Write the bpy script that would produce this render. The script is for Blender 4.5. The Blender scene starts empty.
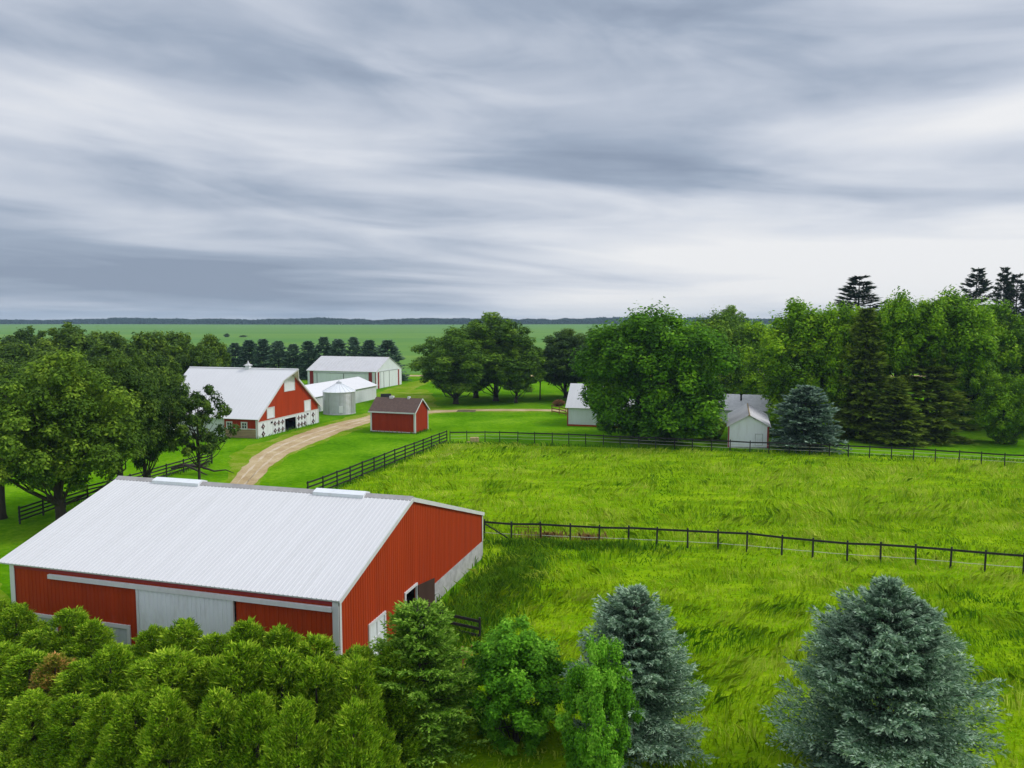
import bpy, math, random
import numpy as np
R = math.radians
C = bpy.context.scene.collection
scn = bpy.context.scene
rs = np.random.RandomState

# ------------------------------------------------------------------ camera
CAM_Z = 16.0; FOC = 758.0; PITCH = math.atan(66/758)
cd = bpy.data.cameras.new('camera'); cam = bpy.data.objects.new('camera', cd); C.objects.link(cam)
cam.location = (0, 0, CAM_Z); cam.rotation_euler = (math.pi/2-PITCH, 0, 0)
cd.sensor_width = 36; cd.lens = 36*FOC/1024; cd.clip_start = .5; cd.clip_end = 12000
scn.camera = cam
def xat(px, y, z=0):          # world x of a picture column at depth y
    return (px-512)*(y*math.cos(PITCH)+(CAM_Z-z)*math.sin(PITCH))/FOC
def zat(py, y):               # world height of a picture row at depth y
    a = math.atan((384-py)/FOC)-PITCH
    return CAM_Z+y*math.tan(a)
def gp(px, py, z=0):          # ground point of a pixel
    a = PITCH-math.atan((384-py)/FOC)
    y = (CAM_Z-z)/math.tan(a)
    return (xat(px, y, z), y)

# ------------------------------------------------------------------ tags
def tag(o, label=None, cat=None, group=None, kind=None):
    if label: o['label'] = label
    if cat: o['category'] = cat
    if group: o['group'] = group
    if kind: o['kind'] = kind
    return o
def thing(name, label, cat, loc=(0, 0, 0), rz=0, group=None):
    o = bpy.data.objects.new(name, None); C.objects.link(o)
    o.location = loc; o.rotation_euler = (0, 0, rz); o.empty_display_size = .3
    return tag(o, label, cat, group)
ORD = ['zeroth','first','second','third','fourth','fifth','sixth','seventh','eighth','ninth','tenth','eleventh','twelfth',
       'thirteenth','fourteenth','fifteenth','sixteenth','seventeenth','eighteenth','nineteenth','twentieth']

# ------------------------------------------------------------------ mesh helper
class MB:
    def __init__(s): s.v = []; s.f = []
    def add(s, vs, fs):
        n = len(s.v); s.v += [tuple(map(float, p)) for p in vs]; s.f += [tuple(i+n for i in f) for f in fs]; return s
    def box(s, x0, x1, y0, y1, z0, z1):
        return s.add([(x0,y0,z0),(x1,y0,z0),(x1,y1,z0),(x0,y1,z0),(x0,y0,z1),(x1,y0,z1),(x1,y1,z1),(x0,y1,z1)],
                     [(0,3,2,1),(4,5,6,7),(0,1,5,4),(1,2,6,5),(2,3,7,6),(3,0,4,7)])
    def obox(s, o, U, V, N, u0, u1, v0, v1, n0, n1):   # box in a local frame
        o, U, V, N = map(np.array, (o, U, V, N)); p = []
        for n in (n0, n1):
            for (u, v) in ((u0, v0), (u1, v0), (u1, v1), (u0, v1)): p.append(o+U*u+V*v+N*n)
        return s.add(p, [(0,3,2,1),(4,5,6,7),(0,1,5,4),(1,2,6,5),(2,3,7,6),(3,0,4,7)])
    def prism(s, poly, axis, a0, a1):   # poly in the plane perpendicular to axis
        n = len(poly); vs = []
        for a in (a0, a1):
            for (p, q) in poly: vs.append((a, p, q) if axis == 'x' else ((p, a, q) if axis == 'y' else (p, q, a)))
        return s.add(vs, [tuple(range(n)), tuple(range(2*n-1, n-1, -1))]+[(i, (i+1) % n, (i+1) % n+n, i+n) for i in range(n)])
    def tube(s, pts, rad, k=6, cap=True):
        pts = [np.array(p, float) for p in pts]; n0 = len(s.v); vs = []
        for i, p in enumerate(pts):
            d = pts[min(i+1, len(pts)-1)]-pts[max(i-1, 0)]; d = d/(np.linalg.norm(d)+1e-9)
            u = np.cross(d, (0.31, .95, 0.1) if abs(d[2]) > .5 else (0, 0, 1)); u /= np.linalg.norm(u); w = np.cross(d, u)
            r = rad[i] if hasattr(rad, '__len__') else rad
            for j in range(k):
                a = 2*math.pi*j/k; vs.append(p+u*r*math.cos(a)+w*r*math.sin(a))
        fs = []
        for i in range(len(pts)-1):
            for j in range(k): fs.append((i*k+j, i*k+(j+1) % k, (i+1)*k+(j+1) % k, (i+1)*k+j))
        if cap: fs += [tuple(range(k-1, -1, -1)), tuple((len(pts)-1)*k+j for j in range(k))]
        return s.add(vs, fs)
    def lathe(s, prof, k=32, c=(0, 0)):
        vs = []; m = len(prof)
        for (r, z) in prof:
            for j in range(k):
                a = 2*math.pi*j/k; vs.append((c[0]+r*math.cos(a), c[1]+r*math.sin(a), z))
        fs = [(i*k+j, i*k+(j+1) % k, (i+1)*k+(j+1) % k, (i+1)*k+j) for i in range(m-1) for j in range(k)]
        fs += [tuple(range(k-1, -1, -1)), tuple((m-1)*k+j for j in range(k))]
        return s.add(vs, fs)
    def build(s, name, mat, parent=None, smooth=False):
        me = bpy.data.meshes.new(name); me.from_pydata(s.v, [], s.f)
        if smooth: me.polygons.foreach_set('use_smooth', [True]*len(me.polygons))
        me.materials.append(mat); me.update()
        o = bpy.data.objects.new(name, me); C.objects.link(o); o.parent = parent
        return o
def sheet_mesh(name, V, k, mat, var=None):     # V: (n*k,3) array, every k vertices one face
    n = len(V)//k; me = bpy.data.meshes.new(name)
    me.vertices.add(n*k); me.vertices.foreach_set('co', np.ascontiguousarray(V, dtype=np.float32).ravel())
    me.loops.add(n*k); me.loops.foreach_set('vertex_index', np.arange(n*k, dtype=np.int32))
    me.polygons.add(n); me.polygons.foreach_set('loop_start', np.arange(0, n*k, k, dtype=np.int32))
    me.update(calc_edges=True)
    if var is not None:
        at = me.attributes.new('tint', 'FLOAT', 'POINT'); at.data.foreach_set('value', np.repeat(var, k).astype(np.float32))
    me.materials.append(mat); return me
def link(name, me, parent=None):
    o = bpy.data.objects.new(name, me); C.objects.link(o); o.parent = parent; return o

# value noise
_P = rs(7).rand(256, 256)
def vn(x, y):
    x = np.asarray(x, float); y = np.asarray(y, float); xi = np.floor(x).astype(int); yi = np.floor(y).astype(int)
    fx = x-xi; fy = y-yi; fx = fx*fx*(3-2*fx); fy = fy*fy*(3-2*fy)
    g = lambda a, b: _P[a % 256, b % 256]
    return (g(xi, yi)*(1-fx)+g(xi+1, yi)*fx)*(1-fy)+(g(xi, yi+1)*(1-fx)+g(xi+1, yi+1)*fx)*fy
def fbm(x, y, o=3): return sum(vn(x*2**i+i*17, y*2**i+i*31)/2**i for i in range(o))/sum(1/2**i for i in range(o))

# ------------------------------------------------------------------ materials
def newmat(name):
    m = bpy.data.materials.new(name); m.use_nodes = True; nt = m.node_tree
    return m, nt, nt.nodes['Principled BSDF']
def ramp(nt, src, stops):
    r = nt.nodes.new('ShaderNodeValToRGB'); e = r.color_ramp.elements
    while len(e) < len(stops): e.new(.5)
    for i, (p, c) in enumerate(stops): e[i].position = p; e[i].color = (*c, 1)
    nt.links.new(src, r.inputs[0]); return r.outputs[0]
def noise(nt, scale, detail=3, rough=.55, vec=None, dist=0):
    n = nt.nodes.new('ShaderNodeTexNoise'); n.inputs['Scale'].default_value = scale; n.inputs['Detail'].default_value = detail
    n.inputs['Roughness'].default_value = rough; n.inputs['Distortion'].default_value = dist
    if vec: nt.links.new(vec, n.inputs['Vector'])
    return n.outputs['Fac']
def coords(nt, scale=(1, 1, 1), world=False, rot=0):
    if world: src = nt.nodes.new('ShaderNodeNewGeometry').outputs['Position']
    else: src = nt.nodes.new('ShaderNodeTexCoord').outputs['Object']
    mp = nt.nodes.new('ShaderNodeMapping'); mp.inputs['Scale'].default_value = scale; mp.inputs['Rotation'].default_value = (0, 0, rot)
    nt.links.new(src, mp.inputs['Vector']); return mp.outputs[0]
def mixc(nt, fac, a, b, mode='MIX'):
    m = nt.nodes.new('ShaderNodeMix'); m.data_type = 'RGBA'; m.blend_type = mode
    for i, s in ((0, fac), (6, a), (7, b)):
        if hasattr(s, 'links') or hasattr(s, 'is_linked'): nt.links.new(s, m.inputs[i])
        elif i == 0: m.inputs[0].default_value = s
        else: m.inputs[i].default_value = (*s, 1)
    return m.outputs[2]
def mathn(nt, op, a, b=None, c=None, clamp=False):
    m = nt.nodes.new('ShaderNodeMath'); m.operation = op; m.use_clamp = clamp
    for i, s in enumerate((a, b, c)):
        if s is None: continue
        if hasattr(s, 'is_linked'): nt.links.new(s, m.inputs[i])
        else: m.inputs[i].default_value = s
    return m.outputs[0]
def paint(name, col, rough=.5, var=.12, scale=1.2, metal=0, grime=None, stretch=(1, 1, .25), spec=.3, bump=0):
    m, nt, b = newmat(name)
    v = coords(nt, stretch)
    f = noise(nt, scale, 5, .65, v)
    lo = tuple(c*(1-var) for c in col); hi = tuple(min(1, c*(1+var)) for c in col)
    out = ramp(nt, f, [(.3, lo), (.7, hi)])
    if grime:
        g = noise(nt, scale*2.3, 6, .7, v, .4)
        fac = ramp(nt, g, [(.5, (0, 0, 0)), (.78, (.6, .6, .6))])
        out = mixc(nt, fac, out, grime)
    nt.links.new(out, b.inputs['Base Color'])
    b.inputs['Roughness'].default_value = rough; b.inputs['Metallic'].default_value = metal
    b.inputs['Specular IOR Level'].default_value = spec
    if bump:
        bp = nt.nodes.new('ShaderNodeBump'); bp.inputs['Strength'].default_value = bump; bp.inputs['Distance'].default_value = .02
        nt.links.new(noise(nt, scale*14, 3, .6, v), bp.inputs['Height']); nt.links.new(bp.outputs[0], b.inputs['Normal'])
    return m
def leafmat(name, dark, mid, light, tr=.3, rough=.55, big=.0):
    m, nt, b = newmat(name)
    at = nt.nodes.new('ShaderNodeAttribute'); at.attribute_name = 'tint'
    oi = nt.nodes.new('ShaderNodeObjectInfo')
    f = mathn(nt, 'ADD', at.outputs['Fac'], mathn(nt, 'MULTIPLY_ADD', oi.outputs['Random'], .24, -.12), clamp=True)
    if big:
        nn = noise(nt, big, 3, .6, coords(nt, world=True))
        f = mathn(nt, 'ADD', f, mathn(nt, 'MULTIPLY_ADD', nn, 1.2, -.6), clamp=True)
    col = ramp(nt, f, [(0, dark), (.5, mid), (1, light)])
    nt.links.new(col, b.inputs['Base Color']); b.inputs['Roughness'].default_value = rough; b.inputs['Specular IOR Level'].default_value = .06
    t = nt.nodes.new('ShaderNodeBsdfTranslucent'); nt.links.new(col, t.inputs['Color'])
    ms = nt.nodes.new('ShaderNodeMixShader'); ms.inputs[0].default_value = tr
    nt.links.new(b.outputs[0], ms.inputs[1]); nt.links.new(t.outputs[0], ms.inputs[2])
    nt.links.new(ms.outputs[0], nt.nodes['Material Output'].inputs['Surface'])
    return m
def groundmat(name, cols, s1, s2, stretch=(1, 1, 1), rot=0, bump=.5, patches=None):
    m, nt, b = newmat(name)
    v = coords(nt, stretch, True, rot)
    f1 = noise(nt, s1, 4, .6, v, .3); f2 = noise(nt, s2, 5, .7, v)
    f = mathn(nt, 'ADD', mathn(nt, 'ADD', mathn(nt, 'MULTIPLY', f1, .45), mathn(nt, 'MULTIPLY', f2, .35)), mathn(nt, 'MULTIPLY', noise(nt, s2*3.1, 3, .6, v), .2))
    n = len(cols); col = ramp(nt, f, [(.39+.22*i/(n-1), c) for i, c in enumerate(cols)])
    if patches:
        g = noise(nt, patches[0], 4, .6, coords(nt, (1, 1, 1), True), .2)
        col = mixc(nt, ramp(nt, g, [(patches[1], (0, 0, 0)), (patches[2], (1, 1, 1))]), col, patches[3])
    nt.links.new(col, b.inputs['Base Color']); b.inputs['Roughness'].default_value = 1; b.inputs['Specular IOR Level'].default_value = .0
    bp = nt.nodes.new('ShaderNodeBump'); bp.inputs['Strength'].default_value = bump; bp.inputs['Distance'].default_value = .15
    nt.links.new(f2, bp.inputs['Height']); nt.links.new(bp.outputs[0], b.inputs['Normal'])
    return m

M = dict(
    clean_roof=paint('clean_white_roof', (.76, .75, .76), .5, .02, .5, spec=.2),
    ridge=paint('grey_ridge_metal', (.36, .34, .33), .6, .15, 2),
    pane_reflection=paint('pale_pane_reflection', (.50, .54, .56), .3, .15, 3, spec=.5),  # pale grey-blue paints the reflection on the panes into their colour
    white_roof=paint('white_roof_metal', (.655, .65, .655), .5, .03, .8, spec=.2, stretch=(2.2, .15, .15), grime=(.56, .56, .55)),
    old_roof=paint('weathered_roof_metal', (.60, .59, .60), .5, .06, .5, grime=(.50, .47, .44)),
    grey_roof=paint('grey_shingle', (.50, .50, .50), .9, .15, 2, bump=.3),
    lilac_roof=paint('pale_lilac_shingle', (.55, .48, .54), .9, .12, 2, bump=.3),
    brown_roof=paint('brown_shingle', (.125, .082, .068), .95, .18, 3, stretch=(1, 1, 1), bump=.5),
    red=paint('red_metal_siding', (.42, .048, .011), .55, .14, .8, spec=.12, stretch=(2.4, 2.4, .12), grime=(.34, .06, .03)),
    deep_red=paint('deep_red_siding', (.35, .033, .010), .6, .14, .8, spec=.12, stretch=(2.4, 2.4, .2)),
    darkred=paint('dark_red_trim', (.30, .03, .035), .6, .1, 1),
    white=paint('white_siding', (.79, .815, .84), .55, .04, .9, grime=(.60, .59, .57)),
    trim=paint('white_trim', (.68, .68, .68), .5, .05, 1.5, grime=(.58, .57, .54)),
    grey_metal=paint('galvanised_metal', (.50, .52, .53), .38, .12, 1.5, metal=.35, grime=(.38, .36, .33)),
    concrete=paint('concrete', (.44, .43, .42), .9, .25, 1.6, grime=(.25, .24, .21), stretch=(1, 1, 1), bump=.3),
    stone=paint('weathered_plank', (.36, .26, .15), .9, .35, 1.1, grime=(.16, .12, .09), stretch=(.4, .4, 3.5), bump=.4),
    black=paint('black_fence_board', (.026, .024, .024), .7, .35, 1.5, grime=(.08, .075, .07)),
    oldwood=paint('weathered_wood', (.15, .12, .095), .85, .3, 1.5, grime=(.24, .21, .17)),
    rust=paint('rusty_steel', (.20, .07, .035), .8, .3, 2),
    wire=paint('white_wire', (.55, .56, .45), .5, .05, 1),
    dark=paint('dark_opening', (.012, .012, .014), .8, .1, 1),
    glass=paint('window_glass', (.03, .04, .05), .1, .1, 1, spec=.6),
    ornament=paint('painted_ornament', (.055, .03, .035), .6, .1, 1),
    ornred=paint('ornament_red', (.25, .04, .05), .6, .1, 1),
    brown=paint('brown_door', (.065, .035, .025), .7, .2, 1),
    bark=paint('bark', (.060, .048, .038), .95, .35, 3, stretch=(1, 1, .3), bump=.8),
    straw=paint('straw', (.55, .42, .20), .95, .2, 3, stretch=(1, 1, 1), bump=.6),
    yellow=paint('yellow_plastic', (.75, .52, .03), .45, .06, 2),
    salmon=paint('salmon_plastic', (.55, .20, .14), .5, .06, 2),
    darkgrey=paint('dark_grey_paint', (.05, .05, .065), .5, .2, 1),
)
L = dict(
    oak=leafmat('oak_leaves', (.040, .095, .008), (.115, .24, .014), (.27, .43, .030), .22),
    oakdark=leafmat('dark_oak_leaves', (.025, .058, .010), (.072, .145, .015), (.19, .29, .030), .2),
    oakbright=leafmat('bright_oak_leaves', (.040, .090, .010), (.125, .235, .016), (.33, .48, .040), .25),
    maple=leafmat('maple_leaves', (.035, .11, .005), (.12, .31, .008), (.29, .56, .018), .26),
    lime=leafmat('light_green_leaves', (.06, .15, .005), (.19, .39, .008), (.40, .62, .018), .28),
    wood=leafmat('woodland_leaves', (.035, .075, .010), (.095, .18, .015), (.24, .36, .028), .22),
    spruce=leafmat('green_spruce_needles', (.022, .055, .032), (.075, .15, .085), (.25, .38, .25), .1),
    bluespruce=leafmat('blue_spruce_needles', (.035, .085, .045), (.17, .29, .18), (.55, .70, .50), .12),
    dimspruce=leafmat('grey_green_needles', (.028, .065, .040), (.10, .175, .115), (.36, .48, .36), .1),
    olive=leafmat('olive_conifer_needles', (.048, .080, .008), (.130, .195, .016), (.30, .41, .040), .18),
    pine=leafmat('dark_pine_needles', (.016, .026, .016), (.036, .056, .030), (.07, .10, .05), .1),
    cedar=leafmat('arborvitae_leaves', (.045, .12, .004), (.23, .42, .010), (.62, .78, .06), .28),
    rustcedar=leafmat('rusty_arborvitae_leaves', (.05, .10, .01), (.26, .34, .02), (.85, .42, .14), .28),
    yew=leafmat('young_spruce_needles', (.035, .11, .008), (.14, .31, .018), (.42, .64, .09), .25),
    shrub=leafmat('shrub_leaves', (.045, .16, .008), (.17, .45, .02), (.40, .74, .07), .30),
    grass=leafmat('tall_grass_blades', (.09, .25, .002), (.335, .50, .003), (.66, .74, .10), .30, big=.10),
    weeds=leafmat('dark_weeds', (.035, .13, .004), (.10, .25, .006), (.21, .40, .012), .28),
    dead=leafmat('dead_weeds', (.16, .06, .02), (.36, .17, .07), (.50, .32, .15), .2),
    far=leafmat('far_wood_leaves', (.008, .024, .014), (.014, .036, .018), (.025, .055, .025), .1),
)
G_lawn = groundmat('lawn_grass', [(.050, .16, .001), (.095, .255, .002), (.19, .36, .012)], .12, 1.6, rot=.4, bump=.5, patches=(.035, .52, .75, (.16, .33, .003)))
G_past = groundmat('pasture_soil_and_grass', [(.10, .24, .002), (.20, .36, .003), (.32, .47, .01)], .25, 2.2, (1, 2.5, 1), bump=.8)
G_field = groundmat('crop_rows', [(.105, .235, .055), (.135, .265, .055), (.185, .30, .055)], .010, .05, (.12, 1, 1), bump=.1)
G_gravel = groundmat('gravel', [(.36, .25, .13), (.48, .36, .20), (.60, .49, .31)], .35, 5, bump=.4)
G_rut = groundmat('compacted_gravel', [(.44, .33, .20), (.58, .47, .33), (.66, .57, .43)], .5, 5, bump=.2)
G_worn = groundmat('worn_grass', [(.10, .24, .003), (.17, .28, .008), (.33, .33, .08)], .30, 2.5, bump=.4)
G_mud = groundmat('mud', [(.10, .10, .05), (.14, .12, .07), (.2, .17, .1)], 1, 4, bump=.4)

# ------------------------------------------------------------------ world, sun
SUN_EL, SUN_AZ = R(44), R(86)      # azimuth clockwise from +Y: light comes from the right
w = bpy.data.worlds.new('World'); scn.world = w; w.use_nodes = True; nt = w.node_tree
bg = nt.nodes['Background']
sky = nt.nodes.new('ShaderNodeTexSky'); sky.sky_type = 'NISHITA'; sky.sun_disc = False
sky.sun_elevation = SUN_EL; sky.sun_rotation = SUN_AZ
tc = nt.nodes.new('ShaderNodeTexCoord'); sep = nt.nodes.new('ShaderNodeSeparateXYZ'); nt.links.new(tc.outputs['Generated'], sep.inputs[0])
X, Y, Z = sep.outputs
el = mathn(nt, 'MAXIMUM', Z, 0.0)
le = mathn(nt, 'LOGARITHM', mathn(nt, 'ADD', el, .085), math.e)       # thin layers crowd together towards the horizon
def cvec(sx, sz, ox=0, tilt=0.):
    cx = mathn(nt, 'MULTIPLY_ADD', X, sx, ox); cy = mathn(nt, 'MULTIPLY', Y, sx)
    cz = mathn(nt, 'MULTIPLY_ADD', le, sz, mathn(nt, 'MULTIPLY', X, tilt))
    cb = nt.nodes.new('ShaderNodeCombineXYZ')
    for i, s in enumerate((cx, cy, cz)): nt.links.new(s, cb.inputs[i])
    return cb.outputs[0]
n1 = noise(nt, 1.0, 4, .5, cvec(1.5, 2.6, 3.7, .5), .5)
n2 = noise(nt, 1.0, 5, .5, cvec(3.0, 4.6, 9.1, 1.2), .8)
n3 = noise(nt, 1.0, 6, .6, cvec(10, 10, 1.3, 1.6), .6)
base = mathn(nt, 'ADD', .0, mathn(nt, 'ADD', mathn(nt, 'MULTIPLY_ADD', n1, .85, mathn(nt, 'MULTIPLY', n2, .75)), mathn(nt, 'MULTIPLY', n3, .12)))   # mean ~.885
def bump1(src, c, wd, amp):      # amp*exp(-((src-c)/wd)^2)
    t = mathn(nt, 'DIVIDE', mathn(nt, 'SUBTRACT', src, c), wd)
    return mathn(nt, 'MULTIPLY', mathn(nt, 'EXPONENT', mathn(nt, 'MULTIPLY', mathn(nt, 'MULTIPLY', t, t), -1.0)), amp)
def blob(cx, wx, cz, wz, amp): return mathn(nt, 'MULTIPLY', bump1(X, cx, wx, 1.0), bump1(Z, cz, wz, amp))
acc = base
BLOBS = [(.15, .24, .19, .030, -.30), (-.45, .22, .150, .028, -.28), (-.45, .40, .055, .042, -.46), (-.45, .4, .235, .03, .16), (-.15, .3, .165, .018, .16),
         (.48, .42, .055, .055, .50), (.05, .25, .02, .022, .12), (.6, .2, .22, .03, .2), (.42, .2, .215, .02, .12), (-.30, .25, .088, .012, .17),
         (.1, .16, .078, .014, .16), (-.02, .6, .33, .06, -.12)]
for bl in BLOBS: acc = mathn(nt, 'ADD', acc, blob(*bl))
cl = ramp(nt, acc, [(.50, (.225, .275, .365)), (.72, (.335, .385, .475)), (.92, (.495, .535, .61)), (1.14, (.70, .715, .76))])
cl2 = nt.nodes.new('ShaderNodeValToRGB')
# remap so that stops above 1 are reachable
nt.links.remove(nt.links[-1]) if False else None
mr = nt.nodes.new('ShaderNodeMapRange'); mr.inputs['From Min'].default_value = .45; mr.inputs['From Max'].default_value = 1.3
nt.links.new(acc, mr.inputs['Value'])
e = cl2.color_ramp.elements
for _ in range(3): e.new(.5)
for i, (p_, c_) in enumerate([(.03, (.235, .285, .375)), (.22, (.31, .365, .46)), (.42, (.45, .495, .58)), (.64, (.60, .63, .69)), (.92, (.75, .755, .77))]):
    e[i].position = p_; e[i].color = (*c_, 1)
nt.links.new(mr.outputs[0], cl2.inputs[0])
# thick cloud lets through more light towards the zenith
zen = mathn(nt, 'MULTIPLY_ADD', mathn(nt, 'SMOOTH_MIN', el, 1.0, .1), 1.15, 0.0)
zr = nt.nodes.new('ShaderNodeMapRange'); zr.inputs['From Min'].default_value = .40; zr.inputs['From Max'].default_value = .95
zr.inputs['To Min'].default_value = 1.0; zr.inputs['To Max'].default_value = 1.75
nt.links.new(Z, zr.inputs['Value'])
vm = nt.nodes.new('ShaderNodeVectorMath'); vm.operation = 'SCALE'; nt.links.new(cl2.outputs[0], vm.inputs[0]); nt.links.new(zr.outputs[0], vm.inputs['Scale'])
skyS = nt.nodes.new('ShaderNodeVectorMath'); skyS.operation = 'SCALE'; nt.links.new(sky.outputs[0], skyS.inputs[0]); skyS.inputs['Scale'].default_value = 1.0
cs = nt.nodes.new('ShaderNodeVectorMath'); cs.operation = 'SCALE'; nt.links.new(vm.outputs[0], cs.inputs[0]); cs.inputs['Scale'].default_value = 1/.1
mx = mixc(nt, .96, skyS.outputs[0], cs.outputs[0])
nt.links.new(mx, bg.inputs['Color']); bg.inputs['Strength'].default_value = .1
nt.nodes.remove(nt.nodes[[n.name for n in nt.nodes if n.type == 'VALTORGB'][0]])

sd = bpy.data.lights.new('sun', 'SUN'); so = bpy.data.objects.new('sun', sd); C.objects.link(so)
sd.energy = 1.5; sd.angle = R(12); sd.color = (1, .97, .92)
so.rotation_euler = (math.pi/2-SUN_EL, 0, math.pi-SUN_AZ); so.location = (60, 60, 80)
scn.view_settings.view_transform = 'Standard'; scn.view_settings.look = 'None'; scn.view_settings.exposure = .22; scn.view_settings.gamma = 1

# ------------------------------------------------------------------ setting sheets
def ground_poly(name, poly, z, mat, jitter=0, step=1.5, seed=1):
    pts = []; n = len(poly)
    for i in range(n):
        a = np.array(poly[i]); b = np.array(poly[(i+1) % n]); k = max(1, int(np.linalg.norm(b-a)/step)) if jitter else 1
        for j in range(k): pts.append(a+(b-a)*j/k)
    if jitter:
        r = rs(seed); q = []
        for i, p in enumerate(pts):
            d = np.array(pts[(i+1) % len(pts)])-np.array(pts[i-1]); d = np.array([-d[1], d[0]])/(np.linalg.norm(d)+1e-6)
            q.append(p+d*jitter*((fbm(p[0]*.35+seed*9, p[1]*.35)-.5)*3+(r.rand()-.5)*.7))
        pts = q
    m = MB(); m.add([(p[0], p[1], z) for p in pts], [tuple(range(len(pts)))])
    o = m.build(name, mat)
    if sum(pts[i-1][0]*pts[i][1]-pts[i][0]*pts[i-1][1] for i in range(len(pts))) < 0: o.data.flip_normals()
    return tag(o, kind='structure')
mg = MB(); mg.add([(-3000, -300, 0), (3000, -300, 0), (3000, 3000, 0), (-3000, 3000, 0)], [(0, 1, 2, 3)])
tag(mg.build('ground', G_lawn), kind='structure')
ground_poly('crop_field', [(-1600, 214), (-60, 218), (200, 216), (1600, 216), (1600, 2000), (-1600, 2000)], .02, G_field)
PAST = [(-8.6, 96.2), (8, 93.6), (31, 89.5), (80, 79), (80, 14), (-26, 14), (-26, 27), (-6, 27.5), (-1.9, 49.6), (-2.5, 51.5), (-16.3, 69.8)]
ground_poly('pasture', PAST, .004, G_past)
gv = [gp(*q) for q in [(212, 500), (226, 487), (240, 471), (256, 454), (276, 443), (300, 433.5), (330, 424.5), (350, 420), (369, 415.5)]]
gv2 = [gp(*q) for q in [(372, 421.5), (345, 430.5), (318, 441), (290, 453), (268, 469), (250, 487), (242, 500)]]
road = gv+[(-19, 127.5), (-13, 131.3), (-6, 132.6), (3, 132.8), (12, 131.5), (30, 128), (30, 126), (12, 128.7), (3, 130), (-6, 129.8), (-12, 128.0), (-18, 123.5), (-21, 119.5)]+gv2
worn = [gp(*q) for q in [(205, 500), (219, 487), (232, 468), (228, 455), (250, 446), (280, 436), (310, 427), (340, 419), (366, 412.5)]]+\
       [(-22, 136), (-31, 158), (-28, 166), (-19, 170), (-17, 160), (-14, 140), (-12, 133.5), (-6, 133.6), (12, 133), (12, 127.6), (-6, 128.6), (-11, 127), (-17, 122)]+\
       [gp(*q) for q in [(375, 424), (347, 433), (321, 443), (294, 455), (272, 470), (256, 487), (250, 500)]]
ground_poly('worn_verge', worn, .008, G_worn, .55, 1.2, 3)
ground_poly('driveway', road, .012, G_gravel, .28, 1.0, 5)
for k_, (oa, ob) in enumerate(((.28, .36), (.64, .72))):     # wheel tracks worn into the drive
    q_ = [gp(*p_) for p_ in [(212, 500), (226, 487), (240, 471), (256, 454), (276, 443), (300, 433.5), (330, 424.5), (350, 420), (369, 415.5)]]
    e_ = [gp(*p_) for p_ in [(242, 500), (250, 487), (268, 469), (284, 456), (300, 448.5), (320, 440), (345, 430.5), (360, 425), (373, 421)]]
    la = [tuple(np.array(a_)*(1-oa)+np.array(b_)*oa) for a_, b_ in zip(q_, e_)]; lb = [tuple(np.array(a_)*(1-ob)+np.array(b_)*ob) for a_, b_ in zip(q_, e_)]
    ground_poly('wheel_track', la+lb[::-1], .016, G_rut, .12, .8, 31+k_)
ground_poly('yard_track', [(-28.5, 168), (-23.5, 150), (-21.5, 138), (-19, 127.2), (-15.6, 129.6), (-17.2, 138), (-19.6, 152), (-22.0, 171), (-20, 196), (-17, 208), (-20, 208.5), (-24, 196)], .010, G_worn, .5, 1.2, 11)
ground_poly('gravel_road', [(-400, 210), (-22, 207.6), (60, 206), (400, 206), (400, 211.5), (60, 211.3), (-22, 212.9), (-400, 215.4)], .024, G_gravel, .15, 4, 7)
ground_poly('dirt_patch', [gp(*q) for q in [(448, 445), (462, 443), (485, 443), (470, 447), (450, 456), (425, 467), (415, 470), (432, 458)]], .012, G_worn, .4, .8, 15)
ground_poly('mud_patch', [(-9.6, 128.6), (-6.3, 128.4), (-6.3, 131.5), (-9.4, 131.6)], .016, G_mud, .15, .6, 19)
ground_poly('bare_corner', [gp(*q) for q in [(-60, 600), (-20, 570), (2, 580), (12, 600), (20, 640), (-40, 650)]], .008, G_worn, .3, .8, 21)

# ------------------------------------------------------------------ tall grass of the pasture
def blades(xy, h, wd, lean, seed):
    r = rs(seed); n = len(xy); a = r.rand(n)*2*np.pi; ca, sa = np.cos(a), np.sin(a)
    base = np.c_[xy, np.zeros(n)]
    side = np.c_[ca, sa, np.zeros(n)]*wd[:, None]/2
    tip = base+np.c_[lean*h[:, None], h*(.55+.45*r.rand(n))]
    mid = base+np.c_[lean*h[:, None]*.28, h*.55]
    V = np.stack([base-side, base+side, mid+side*.8, tip, mid-side*.8], 1)
    return V.reshape(-1, 3)
from math import floor
def inside(px, py, poly):
    c = np.zeros(len(px), bool); j = len(poly)-1
    for i in range(len(poly)):
        xi, yi = poly[i]; xj, yj = poly[j]
        t = ((yi > py) != (yj > py)) & (px < (xj-xi)*(py-yi)/(yj-yi+1e-12)+xi); c ^= t; j = i
    return c
r = rs(11)
P = []; S = []
for (y0, y1, dens, sc) in ((22, 34, 44, .45), (34, 46, 34, .65), (46, 62, 20, .9), (62, 80, 13, 1.15), (80, 97, 9, 1.4)):
    wmax = y1*.76+2; n = int((y1-y0)*2*wmax*dens)
    x = (r.rand(n)*2-1)*wmax; y = y0+r.rand(n)*(y1-y0)
    k = inside(x, y, PAST) & (np.abs(x) < y*.74+2)
    k &= ~((x < 2.0) & (y < 50) & (y > 27) & (x < -6.9+(y-31)*.285))
    P.append(np.c_[x[k], y[k]]); S.append(np.full(k.sum(), sc))
P = np.concatenate(P); S = np.concatenate(S)
hn = fbm(P[:, 0]*.22, P[:, 1]*.5, 4); clump = fbm(P[:, 0]*1.1+40, P[:, 1]*1.6, 3)
h = (.20+.75*np.clip(hn*1.5-.35, 0, 1))*(.15+1.5*clump**1.3)*(.8+.4*r.rand(len(P)))
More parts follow.
